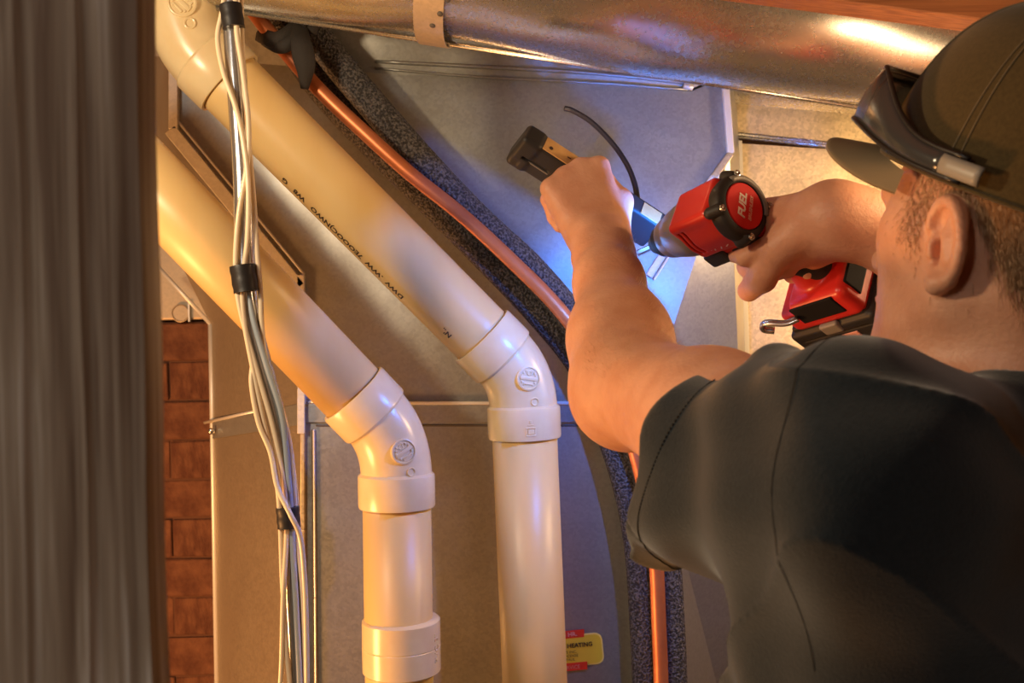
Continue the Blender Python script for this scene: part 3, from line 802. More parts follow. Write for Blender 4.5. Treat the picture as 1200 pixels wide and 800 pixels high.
# ================================================================== CABLES
DC = 1.07
def wire(name, label, pix, r, mt, cat='cable', group=None):
    return line_obj(name, label, cat, [(x, y, d) for x, y, d in pix], r, mt, group, 12)
wire('silver_cable', 'shiny silver sheathed cable hanging from the top, thickest of the bundle', [(270, -60, DC), (272, 10, DC), (275, 60, DC), (280, 130, DC), (285, 210, DC), (287, 300, DC), (291, 360, DC), (305, 420, DC), (324, 490, DC), (336, 560, DC), (341, 620, DC), (345, 700, DC), (349, 800, DC), (352, 1000, DC)], 0.0108, M['silver_cable'])
wire('cream_wire', 'cream wire bulging left of the silver cable at the top, then crossing it', [(268, -40, DC - .008), (261, 10, DC - .010), (255, 45, DC - .010), (262, 85, DC - .014), (276, 125, DC - .016), (286, 170, DC - .016), (291, 220, DC - .016), (290, 280, DC - .015), (284, 330, DC - .014), (286, 375, DC - .014), (296, 430, DC - .014), (308, 490, DC - .014), (322, 550, DC - .014), (328, 600, DC - .012), (331, 680, DC - .012), (336, 760, DC - .012), (341, 830, DC - .012), (343, 1000, DC - .012)], 0.0028, M['cream_wire'])
wire('cream_wire', 'cream wire lying in front along the silver cable from the top tape', [(276, -40, DC - .014), (277, 30, DC - .015), (284, 80, DC - .014), (291, 140, DC - .014), (290, 190, DC - .014), (280, 250, DC - .014), (276, 310, DC - .014), (281, 360, DC - .014), (300, 430, DC - .013), (320, 500, DC - .013), (332, 560, DC - .013), (336, 620, DC - .013), (332, 700, DC - .014), (330, 780, DC - .014), (326, 850, DC - .014), (322, 1000, DC - .014)], 0.0028, M['cream_wire'])
wire('cream_wire', 'cream wire running right of the silver cable between the two lower tapes', [(282, -40, DC - .004), (284, 60, DC - .006), (291, 160, DC - .008), (297, 230, DC - .008), (301, 290, DC - .008), (305, 340, DC - .006), (307, 385, DC - .006), (313, 430, DC - .008), (330, 480, DC - .008), (341, 530, DC - .008), (346, 600, DC - .006), (350, 650, DC - .008), (355, 700, DC - .008), (358, 800, DC - .008), (360, 1000, DC - .008)], 0.0028, M['cream_wire'])
wire('cream_wire', 'loose cream wire looping left of the bundle, then crossing over the lowest tape', [(300, 400, DC - .004), (296, 428, DC - .012), (295, 452, DC - .016), (303, 495, DC - .018), (317, 530, DC - .018), (325, 570, DC - .024), (340, 602, DC - .029), (352, 630, DC - .022), (357, 680, DC - .016), (359, 740, DC - .016), (360, 820, DC - .016), (361, 1000, DC - .016)], 0.0028, M['cream_wire'])
wire('grey_wire', 'pale blue-grey wire beside the silver cable in its lower half', [(284, 300, DC - .002), (296, 370, DC - .010), (313, 430, DC - .013), (331, 490, DC - .013), (338, 560, DC - .011), (343, 640, DC - .011), (348, 730, DC - .011), (352, 830, DC - .011), (354, 1000, DC - .011)], 0.0032, mat('pale_blue_grey_wire', (0.36, 0.42, 0.48), 0.4))
def tape(label, px0, py0, px1, py1, wpx, d):
    a = P(px0, py0, d); b = P(px1, py1, d); ax = (b - a).normalized(); r = wpx / 2 / F * d
    g = G(); n = 14; V = []; 
    L_ = (b - a).length
    for i in range(n + 1):
        pass
    g.tube([a + (b - a) * k / 6 for k in range(7)], [r * (1 + 0.03 * math.sin(k * 2.1)) for k in range(7)], 22, True, 1.0, (0, 1, 0))
    o = g.out('electrical_tape', M['black_tape'], None, loc=tuple(a), label=label, cat='tape', autosmooth=40)
    # squash in depth so that the band hugs the flat bundle
    return o
tape('black tape wrapped on the cable bundle at the very top', 270, 6, 274, 33, 26, DC - 0.010)
tape('black tape wrapped on the cable bundle in front of the sloping pipe', 284, 311, 289, 342, 30, DC - 0.010)
tape('black tape wrapped on the cable bundle low down, the lowest band', 337, 594, 339, 618, 27, DC - 0.010)

# ================================================================== STICKER
tst = thing('service_sticker', 'yellow rounded service sticker held with red tape on the lower duct', 'sticker', PL(650, 762))
c0 = PL(652, 764, D0 - 0.0012); ang = R(5.5); sx_ = RT * math.cos(ang) + UP * math.sin(ang); sy_ = -RT * math.sin(ang) + UP * math.cos(ang)
def rrect(w, h, r, n=8):
    out = []
    for cx, cy, a0 in ((w - r, h - r, 0), (-w + r, h - r, 90), (-w + r, -h + r, 180), (w - r, -h + r, 270)):
        for k in range(n + 1):
            a = R(a0 + 90 * k / n); out.append((cx + r * math.cos(a), cy + r * math.sin(a)))
    return out
mm = D0 / F
def sheet2d(pts, z, name, mt, th=0.0005):
    G().sheet([c0 + sx_ * (x * mm) + sy_ * (y * mm) - FW * z for x, y in pts], th, (0, 1, 0)).out(name, mt, tst, smooth=False)
sheet2d(rrect(55, 18.5, 9), 0.0, 'sticker_border', M['yellow_edge'])
sheet2d(rrect(53.4, 16.9, 8), 0.0004, 'sticker_face', M['yellow'])
for s_, x_ in ((1, -6), (-1, -6)):
    y_ = 19 * s_
    sheet2d([(-35, y_ - 4), (34, y_ - 4), (35, y_ + 5), (-34, y_ + 5)], 0.0010, 'red_tape', M['red_tape'])
def st_text(body, x, y, size, name='sticker_text', mt=None, align='RIGHT'):
    V_, F_ = text_geo(body, size * mm, align, 0, size > 6)
    mesh(name, [c0 + sx_ * (v.x + x * mm) + sy_ * (v.y + y * mm) - FW * 0.0016 for v in V_], F_, mt or M['print'], tst, smooth=False)
st_text('PLUMBING & HEATING', 43, 6.0, 7.0)
st_text('OMPS INC.', 24, -1.2, 4.6); st_text('MAS LICENSE', 25, -5.6, 4.4); st_text('ST PAUL', 21, -10, 4.4)
st_text('FILL 24 HR.', 26, 19.4, 7, 'tape_text', M['pink_print']); st_text('SERVICE', 26, -19, 6, 'tape_text', M['pink_print'])


# ================================================================== PERSON
HD = 0.725                                   # distance of the head
phi = R(63)
Fh0 = Vector((-math.cos(phi), math.sin(phi), 0)); Lh = Vector((-math.sin(phi), -math.cos(phi), 0)); pt = R(12)
Fh = (Fh0 * math.cos(pt) + Vector((0, 0, 1)) * math.sin(pt)); Uh = (Vector((0, 0, 1)) * math.cos(pt) - Fh0 * math.sin(pt))
rl = R(6); Lh, Uh = (Lh * math.cos(rl) + Uh * math.sin(rl)), (Uh * math.cos(rl) - Lh * math.sin(rl))
H = P(1107, 288, 0.675) - Lh * 0.074 + Fh * 0.006
def hp(f, l, u): return H + Fh * f + Lh * l + Uh * u
phb = R(38)
Fb = Vector((-math.cos(phb), math.sin(phb), 0)); Lb = Vector((-math.sin(phb), -math.cos(phb), 0)); Zv = Vector((0, 0, 1))
LS = P(1008, 572, 0.61); LE = P(737, 452, 0.905); LW = P(706, 292, 1.10)
NB = Vector((H.x + 0.012, H.y + 0.02, 1.545))
RS = Vector((0.47, 0.89, 1.47)); RE = Vector((0.635, 0.97, 1.60)); 
CH = (LS + RS) * 0.5
tpn = thing('person', 'man in dark t-shirt and olive cap seen from behind, reaching up to drill', 'person', (CH.x, CH.y, 0))

def hand(Wr, u, n, t, curls, thumb, sc=1.0, spread=(0.0, 0, 0, 0)):
    """prims for a hand; u towards the knuckles, n out of the palm, t towards the thumb"""
    u = Vector(u).normalized(); n = Vector(n); n = (n - u * n.dot(u)).normalized(); t = Vector(t); t = (t - u * t.dot(u) - n * t.dot(n)).normalized()
    def q(a, b, c): return Wr + (u * a + t * b + n * c) * sc
    pal = []
    toff = (0.030, 0.010, -0.010, -0.029); uo = (0.086, 0.090, 0.085, 0.077)
    for i in range(4):
        pal.append(('+', 0.014, 'rc', q(0.008, toff[i] * 0.55, 0.0), q(uo[i], toff[i], -0.002 - (0.002 if i in (1, 2) else 0)), 0.0155 * sc, 0.0118 * sc))
    pal.append(('+', 0.012, 'rc', q(0.012, 0.016, 0.010), q(*thumb[1]), 0.018 * sc, 0.0145 * sc))
    pal.append(('+', 0.012, 'rc', q(0.015, -0.018, 0.010), q(0.06, -0.024, 0.010), 0.015 * sc, 0.012 * sc))
    Ls_ = ((0.045, 0.026, 0.021), (0.049, 0.030, 0.022), (0.045, 0.028, 0.022), (0.036, 0.022, 0.019))
    rr = ((0.0102, 0.0092, 0.0084, 0.0072), (0.0104, 0.0094, 0.0085, 0.0073), (0.0099, 0.0089, 0.0080, 0.0070), (0.0088, 0.0079, 0.0071, 0.0062))
    fingers = []; tips = []
    for i in range(4):
        a = 0; p = q(uo[i], toff[i], -0.002); ch = []; 
        for j in range(3):
            a += R(curls[i][j]); d = u * math.cos(a) + n * math.sin(a) + t * spread[i]
            d.normalize(); p2 = p + d * Ls_[i][j] * sc
            ch.append(('+', 0.003, 'rc', p, p2, rr[i][j] * sc, rr[i][j + 1] * sc)); p = p2
        fingers.append(ch); tips.append((p, d))
    th = []
    for j in range(len(thumb) - 1):
        r_ = (0.0175, 0.0150, 0.0130, 0.0108, 0.009)
        th.append(('+', 0.005, 'rc', q(*thumb[j]), q(*thumb[j + 1]), r_[j] * sc, r_[j + 1] * sc))
    fingers.append(th)
    return pal, fingers, tips

# ---- drill frame
bdir = Vector((-0.52, 0.82, -0.20)).normalized()
hdir = Vector((0.79, 0.35, -0.52)); hdir = (hdir - bdir * hdir.dot(bdir)).normalized()
updr = -hdir; sidr = bdir.cross(updr).normalized()           # right side of the tool
CAP0 = P(873, 241, 0.985)
def T(x, y, z): return CAP0 + bdir * x + sidr * y + updr * z
# right hand on the handle
Gp = T(0.024, 0, -0.074)
Mc = Gp + sidr * 0.034 + bdir * 0.010
RW = Gp - bdir * 0.082 + sidr * 0.010 + updr * 0.006
palR, finR, tipR = hand(RW, (Mc - RW), -sidr, updr,
    ((80, 80, 45), (86, 94, 60), (88, 95, 60), (88, 94, 60)),
    ((0.012, 0.016, 0.012), (0.040, 0.018, 0.036), (0.066, 0.006, 0.060), (0.093, -0.002, 0.066)), 1.10)
# left hand
uL = Vector((-0.30, 0.42, 0.86)); nL = Vector((0.02, 0.90, -0.44)); tL = nL.cross(uL)
palL, finL, tipL = hand(LW + Vector((0.0, 0.012, 0.012)), uL, nL, tL,
    ((62, 80, 42), (66, 84, 45), (72, 86, 45), (74, 84, 45)),
    ((0.012, 0.018, 0.008), (0.046, 0.038, 0.014), (0.080, 0.034, 0.022), (0.106, 0.018, 0.030)), 1.06)

def dirv(a, b): return (b - a).normalized()
elL = [('+', 0.03, 'rc', LS, LE, 0.058, 0.047), ('+', 0.03, 'rc', LS.lerp(LE, 0.5) + Zv * 0.010, LE, 0.050, 0.040)]
fl = LE.lerp(LW, 0.30)
armL = [('+', 0.0, 'rc', LS, LS.lerp(LE, 0.55), 0.064, 0.055), ('+', 0.02, 'rc', LS.lerp(LE, 0.55), LE, 0.055, 0.045),
        ('+', 0.025, 'rc', LE + Vector((-0.004, 0, -0.012)), LE, 0.043, 0.045),
        ('+', 0.03, 'rc', LE, fl, 0.044, 0.0455), ('+', 0.03, 'rc', fl, LE.lerp(LW, 0.72), 0.0450, 0.034), ('+', 0.02, 'rc', LE.lerp(LW, 0.72), LW, 0.034, 0.0285),
        ('+', 0.02, 'rc', LE.lerp(LW, 0.93) + RT * 0.008, LW + RT * 0.009 + Zv * 0.01, 0.024, 0.021), ('+', 0.02, 'rc', LE.lerp(LW, 0.93) - RT * 0.008, LW - RT * 0.009 + Zv * 0.01, 0.024, 0.021)]
fr = RE.lerp(RW, 0.35)
armR = [('+', 0.0, 'rc', RS, RE, 0.060, 0.045), ('+', 0.03, 'rc', RE, fr, 0.047, 0.049), ('+', 0.03, 'rc', fr, RE.lerp(RW, 0.75), 0.048, 0.041), ('+', 0.02, 'rc', RE.lerp(RW, 0.75), RW, 0.041, 0.032),
        ('+', 0.02, 'rc', RE.lerp(RW, 0.93) + updr * 0.010, RW + updr * 0.011, 0.024, 0.021), ('+', 0.02, 'rc', RE.lerp(RW, 0.93) - updr * 0.010, RW - updr * 0.011, 0.024, 0.021)]
AXh = (Fh, Lh, Uh)
head = [('+', 0, 'el', hp(-0.012, 0, 0.050), AXh, (0.098, 0.077, 0.090)),
        ('+', 0.03, 'el', hp(0.040, 0, -0.012), AXh, (0.052, 0.058, 0.085)),
        ('+', 0.03, 'rc', hp(0.000, 0.048, -0.036), hp(0.060, 0.020, -0.078), 0.018, 0.015),
        ('+', 0.03, 'rc', hp(0.000, -0.050, -0.040), hp(0.062, -0.022, -0.085), 0.019, 0.016),
        ('+', 0.02, 'rc', hp(0.068, 0.012, -0.092), hp(0.068, -0.012, -0.092), 0.016, 0.016),
        ('+', 0.025, 'rc', hp(0.050, 0.044, 0.004), hp(0.030, 0.056, 0.006), 0.018, 0.014),
        ('+', 0.025, 'rc', hp(0.050, -0.044, 0.004), hp(0.030, -0.056, 0.006), 0.018, 0.014),
        ('+', 0.012, 'rc', hp(0.080, 0.035, 0.036), hp(0.084, -0.035, 0.036), 0.011, 0.011),
        ('+', 0.008, 'rc', hp(0.088, 0, 0.022), hp(0.108, 0, -0.016), 0.007, 0.011),
        ('+', 0.006, 'rc', hp(0.098, 0.011, -0.018), hp(0.098, -0.011, -0.018), 0.008, 0.008),
        ('+', 0.008, 'el', hp(0.086, 0, -0.046), AXh, (0.011, 0.024, 0.007)),
        ('+', 0.008, 'el', hp(0.084, 0, -0.057), AXh, (0.011, 0.021, 0.008)),
        ('-', 0.002, 'el', hp(0.098, 0, -0.0515), AXh, (0.008, 0.024, 0.0012)),
        ('-', 0.010, 'el', hp(0.092, 0.031, 0.014), AXh, (0.013, 0.015, 0.010)),
        ('-', 0.010, 'el', hp(0.092, -0.031, 0.014), AXh, (0.013, 0.015, 0.010))]
# neck
head += [('+', 0.03, 'rc', hp(-0.030, 0, -0.02), NB - Zv * 0.02, 0.056, 0.064), ('+', 0.03, 'rc', hp(0.01, 0, -0.06), NB + Fb * 0.02, 0.045, 0.055)]
def ear(side):
    ec = hp(-0.006, 0.0745 * side, 0.0); ea = (Fh * math.cos(R(14)) - Lh * side * math.sin(R(14))).normalized(); eu = (Uh * 0.98 + ea * 0.12).normalized(); en = (Lh * side * math.cos(R(14)) + Fh * math.sin(R(14))).normalized()
    def e(a, b, c=0.0): return ec + ea * a * 0.92 + eu * b * 0.88 + en * c
    pr = [('+', 0.0, 'el', e(-0.006, 0.006, 0.001), (ea, eu, en), (0.0165, 0.026, 0.0045)), ('+', 0.008, 'rc', e(0.004, 0.0, -0.008), e(-0.004, 0.0, -0.002), 0.012, 0.010)]
    prev = None
    for k in range(15):
        th = R(20 + 235 * k / 14)
        a = 0.0185 * math.cos(th) - 0.005; b = 0.031 * math.sin(th) + 0.003
        c = 0.003 + 0.003 * math.sin(th * 0.9)
        p = e(a, b, c)
        if prev is not None: pr.append(('+', 0.003, 'rc', prev, p, 0.0038, 0.0038))
        prev = p
    pr += [('+', 0.006, 'rc', prev, e(0.001, -0.030, 0.001), 0.005, 0.0065), ('+', 0.006, 'rc', e(0.001, -0.030, 0.001), e(0.008, -0.022, 0.000), 0.0065, 0.004),
           ('+', 0.004, 'rc', e(-0.012, -0.012, 0.003), e(-0.006, 0.016, 0.0035), 0.003, 0.0028),
           ('-', 0.003, 'el', e(0.0015, -0.004, 0.004), (ea, eu, en), (0.0072, 0.0105, 0.010)),
           ('-', 0.003, 'el', e(0.002, 0.015, 0.005), (ea, eu, en), (0.0065, 0.0075, 0.006)),
           ('-', 0.002, 'el', e(0.005, -0.003, -0.004), (ea, eu, en), (0.0042, 0.0055, 0.010)),
           ('+', 0.003, 'rc', e(0.0105, -0.008, 0.002), e(0.0105, -0.001, 0.003), 0.0035, 0.003)]
    return pr
torso = [('+', 0, 'rc', NB - Zv * 0.03, NB - Zv * 0.10, 0.07, 0.10), ('+', 0.06, 'rc', NB - Zv * 0.03, LS - Lb * 0.03, 0.05, 0.050), ('+', 0.06, 'rc', NB - Zv * 0.03, RS + Lb * 0.03, 0.05, 0.050),
         ('+', 0.06, 'el', Vector((CH.x, CH.y, 1.35)), (Fb, Lb, Zv), (0.115, 0.175, 0.20))]
palR += [('+', 0.015, 'rc', RW + updr * 0.010, T(0.000, 0.010, -0.048), 0.024, 0.017), ('+', 0.015, 'rc', RW - sidr * 0.006, T(0.002, -0.006, -0.075), 0.026, 0.018), ('+', 0.015, 'rc', RW - updr * 0.012, T(0.006, 0.008, -0.100), 0.024, 0.016)]
groups = []
def grp(prims, k, c, r): groups.append((prims, k, A3(c), r))
grp(torso, 0, CH, 0.45); grp(head, 0.03, H, 0.26)
grp(armL, 0.03, LE, 0.36); grp(armR, 0.03, RE, 0.36)
grp(ear(1), 0.006, hp(0, 0.08, 0), 0.05); grp(ear(-1), 0.006, hp(0, -0.08, 0), 0.05)
for pal, fin, Wp in ((palL, finL, LW), (palR, finR, RW)):
    grp(pal, 0.015, Wp + (pal[1][4] - Wp) * 0.5, 0.09)
    for k, fch in enumerate(fin): grp(fch, 0.007 if k == 4 else 0.005, fch[0][3].lerp(fch[-1][4], 0.5), 0.075)
def fbody(p):
    d = None
    for prims, k, c, r in groups:
        if d is None: d = ev(prims, p); continue
        near = np.linalg.norm(p - c, axis=1) < r + 0.08
        if near.any(): d[near] = smin(d[near], ev(prims, p[near]), k)
    return d
print('body...')
lo = (0.02, 0.50, 1.40); hi = (0.72, 1.27, 1.86)
V, Fq = surface(fbody, lo, hi, 0.0021)
bodyV, bodyF = V, Fq
body = fast_mesh('body', V, Fq, M['skin'], tpn)
for s_ in (1, -1):
    c = hp(0.078, 0.031 * s_, 0.014)
    G().lathe(c - Fh * 0.0115, Fh, [(0.0115 - 0.0115 * math.cos(k * math.pi / 12), max(0.0115 * math.sin(k * math.pi / 12), 1e-4)) for k in range(13)], 20).out('eye', M['eye'], tpn)

# ---- T-shirt
sl0 = LS; hem = P(797, 552, 0.775); sd = dirv(P(1000, 522, 0.60), P(800, 552, 0.775))
slR = RS.lerp(RE, 0.62); sdR = dirv(RS, RE)
def cloth_noise(p):
    x, y, z = p[:, 0], p[:, 1], p[:, 2]
    q = p - A3(LS); ta = q @ A3(sd)
    w1 = np.sin(z * 38 + x * 30 + 2.0 * np.sin(y * 17)) * 0.0032
    w2 = np.sin((x * 0.6 - z) * 55 + 1.5 * np.sin(z * 23 + y * 9)) * 0.0016
    w3 = np.sin(ta * 80 + 2.2 * np.sin(z * 26)) * 0.0024
    q2 = p - A3(P(900, 660, 0.62)); rr_ = np.linalg.norm(q2, axis=1); ang_ = np.arctan2(q2[:, 2], -q2[:, 0] - 0.4 * q2[:, 1])
    w4 = -0.0030 * np.clip((rr_ - 0.05) / 0.03, 0, 1) * (1 - np.abs(np.sin(ang_ * 3.2 + 0.5 * np.sin(rr_ * 40)))) ** 2.5 * np.exp(-((rr_ - 0.09) / 0.065) ** 2)
    w5 = -0.0030 * (1 - np.abs(np.sin(z * 16 + x * 11 + y * 6 + 0.8 * np.sin(z * 13 + y * 21)))) ** 4
    q3 = (p - A3(hem)) @ A3(sd)
    w6 = 0.0016 * np.exp(-((q3 + 0.021) / 0.0016) ** 2)
    return (w1 * 0.6 + w2 * 1.3 + w3 * 1.2 + w5 * 1.8 + w6).astype(np.float32)
TC = Vector((CH.x, CH.y, 0))
def tors(z, f, l): return TC + Zv * z + Fb * f + Lb * l
nb2 = NB - Zv * 0.070
sh_t = [('+', 0, 'el', tors(1.36, 0.0, 0), (Fb, Lb, Zv), (0.112, 0.180, 0.21)),
        ('+', 0.08, 'el', tors(1.12, 0.005, 0), (Fb, Lb, Zv), (0.112, 0.170, 0.34)),
        ('+', 0.05, 'rc', nb2, LS - Lb * 0.01, 0.048, 0.058),
        ('+', 0.05, 'rc', nb2, RS + Lb * 0.01, 0.048, 0.060),
        ('+', 0.08, 'rc', LS - Lb * 0.02, tors(1.30, 0.03, 0.10), 0.072, 0.10),
        ('+', 0.08, 'rc', nb2 - Fb * 0.03, tors(1.36, -0.04, 0.02), 0.050, 0.09)]
SLS = P(1010, 580, 0.60); SLC = P(800, 546, 0.775)
sh_t += [('+', 0.03, 'el', NB - Zv * 0.050 - Fb * 0.008, (Fb, Lb, Zv), (0.100, 0.108, 0.104))]
sh_sl = [('+', 0, 'rc', SLS, SLC + (SLC - SLS) * 0.4, 0.060, 0.087)]
sh_slR = [('+', 0, 'rc', RS, RE, 0.074, 0.070)]
bump1 = [('+', 0, 'rc', P(1010, 452, 0.600), P(1035, 450, 0.63), 0.015, 0.013), ('+', 0.01, 'rc', P(1010, 452, 0.600), P(985, 530, 0.575), 0.017, 0.010)]
bump2 = [('+', 0, 'rc', P(907, 432, 0.70), P(925, 470, 0.66), 0.011, 0.008)]
def half(p, o, n): return (p - A3(o)) @ A3(n)
def fshirt(p, off=0.0):
    d = ev(sh_t, p)
    sl = ev(sh_sl, p); sl = smax(sl, half(p, hem, (sd + Vector((-0.80, 0, 0.88))).normalized()), 0.004)
    sr = ev(sh_slR, p); sr = smax(sr, half(p, slR, sdR), 0.004)
    d = smin(smin(d, sl, 0.045), sr, 0.045)
    d = smin(d, ev(bump1, p), 0.035); d = smin(d, ev(bump2, p), 0.03)
    d = d + cloth_noise(p)
    # hollow: leave only a cloth thickness open at hems and neck
    dn = sd_rc(p, NB - Zv * 0.08, hp(-0.01, 0, -0.03), 0.071, 0.062)
    d = smax(d, -dn, 0.004)
    inn = smin(smin(ev(sh_t, p), ev(sh_sl, p), 0.045), ev(sh_slR, p), 0.045)
    inn = smin(smin(inn, ev(bump1, p), 0.035), ev(bump2, p), 0.03) + 0.0055 + 0.0035 * np.clip(-half(p, hem, sd) / 0.05 - 0.6, 0, 1) + cloth_noise(p)
    d = smax(d, -inn, 0.001)
    d = np.maximum(d, half(p, tors(0.93, 0, 0), -Zv))
    return d
print('shirt...')
V, Fq = surface(fshirt, (0.0, 0.40, 0.90), (0.78, 1.25, 1.66), 0.0026)
shirt = fast_mesh('tshirt', V, Fq, M['shirt'], tpn)
shirtV = V
# seams laid on the shirt surface: hem stitching and armhole
def surf_pt(pts_dir, o, fn, rmax=0.16):
    out = []
    for dvec in pts_dir:
        rs = np.linspace(0.03, rmax, 160).astype(np.float32); pp = (A3(o)[None] + rs[:, None] * A3(dvec)[None]).astype(np.float32)
        v = fn(pp); k = np.nonzero(v < 0)[0]
        if len(k):
            kk = k[-1] if k[-1] < 159 else None
            # outermost contiguous layer
            out.append(Vector(pp[k[-1]] + A3(dvec) * 0.0008))
    return out
def ring(o, axis, fn, n=64, rmax=0.14, a0=0, a1=360):
    axis = axis.normalized(); u = axis.orthogonal().normalized(); v = axis.cross(u)
    return surf_pt([(u * math.cos(R(a0 + (a1 - a0) * k / n)) + v * math.sin(R(a0 + (a1 - a0) * k / n))) for k in range(n + 1)], o, fn, rmax)
def only_sleeve(p):
    sl = ev(sh_sl, p); sl = smax(sl, half(p, hem, (sd + Vector((-0.80, 0, 0.88))).normalized()), 0.004); return smin(sl, ev(sh_t, p), 0.045) + cloth_noise(p)
hn = (sd + Vector((-0.80, 0, 0.88))).normalized()
rp = ring(hem - hn * 0.020, hn, only_sleeve, 72, 0.12)
g = G()
for k in range(len(rp) - 1):
    a_, b_ = rp[k], rp[k + 1]
    if (a_ - b_).length > 0.03: continue
    m_ = 3
    for j in range(m_):
        g.tube([a_.lerp(b_, (j + 0.15) / m_), a_.lerp(b_, (j + 0.8) / m_)], 0.0005, 5)
g.out('hem_stitch', M['stitch'], shirt)
ao = LS + (sd * 0.012) - Zv * 0.0
rp = ring(ao, (sd * 0.85 + Lb * 0.3 + Zv * 0.15), fshirt, 60, 0.15)
g = G(); seg_ = []
for k in range(len(rp) - 1):
    if (rp[k] - rp[k + 1]).length < 0.02: g.tube([rp[k], rp[k + 1]], 0.00025, 6, False)
if g.v: g.out('armhole_seam', M['stitch'], shirt)

# ---- trousers and boots (below the frame)
def ftr(p):
    hip = tors(0.92, 0, 0)
    pr = [('+', 0, 'el', tors(0.93, 0, 0), (Fb, Lb, Zv), (0.13, 0.17, 0.13))]
    for s_ in (1, -1):
        kn = tors(0.49, 0.05, 0.11 * s_); ft = tors(0.09, 0.0, 0.12 * s_)
        pr += [('+', 0.05, 'rc', tors(0.88, 0, 0.085 * s_), kn, 0.098, 0.070), ('+', 0.02, 'rc', kn, ft, 0.070, 0.060)]
    return np.maximum(ev(pr, p), half(p, tors(1.0, 0, 0), Zv))
V, Fq = surface(ftr, tuple(TC + Vector((-0.4, -0.4, 0.0))), tuple(TC + Vector((0.4, 0.4, 1.08))), 0.009)
fast_mesh('trousers', V, Fq, M['denim'], tpn)
for s_ in (1, -1):
    def fbt(p):
        return np.maximum(ev([('+', 0, 'rc', tors(0.045, -0.05, 0.12 * s_), tors(0.040, 0.16, 0.13 * s_), 0.043, 0.040), ('+', 0.03, 'rc', tors(0.06, -0.02, 0.12 * s_), tors(0.14, -0.01, 0.12 * s_), 0.048, 0.050)], p), half(p, tors(0.001, 0, 0), -Zv))
    c_ = tors(0.1, 0.05, 0.12 * s_)
    V, Fq = surface(fbt, tuple(c_ - Vector((0.25, 0.25, 0.12))), tuple(c_ + Vector((0.25, 0.25, 0.14))), 0.006)
    fast_mesh('boot', V, Fq, M['boot'], tpn)

# ---- hair: short strands grown from the scalp below the cap
print('hair...')
Rm = np.stack([A3(Fh), A3(Lh), A3(Uh)], 1)
loc_ = (bodyV - np.array(tuple(H))) @ Rm
e1_ = bodyV[bodyF[:, 1]] - bodyV[bodyF[:, 0]]; e2_ = bodyV[bodyF[:, 3]] - bodyV[bodyF[:, 0]]
fn_ = np.cross(e1_, e2_); fn_ /= np.maximum(np.linalg.norm(fn_, axis=1, keepdims=True), 1e-12)
fc_ = bodyV[bodyF].mean(1); fl_ = loc_[bodyF].mean(1)
rng0 = np.random.RandomState(5)
f_, l_, u_ = fl_[:, 0] + rng0.normal(0, 0.0035, len(fl_)), np.abs(fl_[:, 1]), fl_[:, 2] + rng0.normal(0, 0.0035, len(fl_))
nearear = ((f_ + 0.008) / 0.026) ** 2 + ((u_ - 0.0) / 0.042) ** 2 < 1.0
side = (u_ > 0.018) & (f_ < 0.034) & (f_ > -0.02) & (u_ < 0.08)                         # sideburn and temple
burn = (f_ > 0.004) & (f_ < 0.028) & (u_ > -0.006) & (u_ <= 0.018)
back = (f_ < -0.016) & (u_ > np.maximum(0.048 - 1.6 * (-f_ - 0.012), -0.055)) & (u_ < 0.08)
jit = rng0.normal(0, 0.004, len(f_))
mask = (side | burn | back) & (~nearear | (u_ > 0.040)) & (l_ < 0.088)
rng = np.random.RandomState(3)
def soft(x, w=0.005): return 1 / (1 + np.exp(-np.clip(x / w, -30, 30)))
fr_, ur_ = fl_[:, 0], fl_[:, 2]
p_side = soft(ur_ - 0.004, 0.007) * soft(0.030 - fr_, 0.004) * soft(fr_ + 0.02, 0.004) * 0.75
p_back = soft(-0.014 - fr_, 0.004) * soft(ur_ - np.maximum(0.048 - 1.6 * (-fr_ - 0.012), -0.055), 0.006)
wgt = np.maximum(p_side, p_back) * (ur_ < 0.085) * (ur_ > -0.065) * (~(((fr_ + 0.006) / 0.024) ** 2 + (ur_ / 0.036) ** 2 < 1.0)) * (l_ < 0.088) * (np.linalg.norm(fl_, axis=1) < 0.16)
ids = np.arange(len(fc_))
# undercoat
uc_ids = np.nonzero((fl_[:, 0] < -0.03) & (fl_[:, 2] > np.maximum(0.060 - 1.6 * (-fl_[:, 0] - 0.012), -0.045)) & (fl_[:, 2] < 0.08) & (np.abs(fl_[:, 1]) < 0.088))[0]
used_, inv = np.unique(bodyF[uc_ids], return_inverse=True)
vn = np.zeros_like(bodyV); 
for c in range(4): np.add.at(vn, bodyF[:, c], fn_)
vn /= np.maximum(np.linalg.norm(vn, axis=1, keepdims=True), 1e-9)
uv = bodyV[used_] + vn[used_] * 0.0007
dens = 42000
pick = rng.choice(ids, dens, p=wgt / wgt.sum())
root = fc_[pick] + (e1_[pick] * rng.uniform(-.5, .5, (dens, 1)) + e2_[pick] * rng.uniform(-.5, .5, (dens, 1)))
nrm_ = fn_[pick]
uu = fl_[pick][:, 2]; ff = fl_[pick][:, 0]
L_ = np.clip(0.006 + 0.10 * np.clip(uu + 0.055, 0, 0.12), 0.003, 0.013) * rng.uniform(0.7, 1.2, dens)
L_ = np.where(ff > 0.0, np.clip(L_ * 0.4, 0.002, 0.005), L_)
flow = -A3(Uh) * 1.0 + -A3(Fh) * 0.35
dr_ = flow[None] + rng.normal(0, 0.10, (dens, 3)); dr_ = dr_ - nrm_ * (dr_ * nrm_).sum(1, keepdims=True); dr_ /= np.linalg.norm(dr_, axis=1, keepdims=True)
mid_ = root + nrm_ * (0.0010 + 0.04 * L_[:, None]) + dr_ * L_[:, None] * 0.5
tip_ = root + nrm_ * (0.0013 + 0.06 * L_[:, None]) + dr_ * L_[:, None]
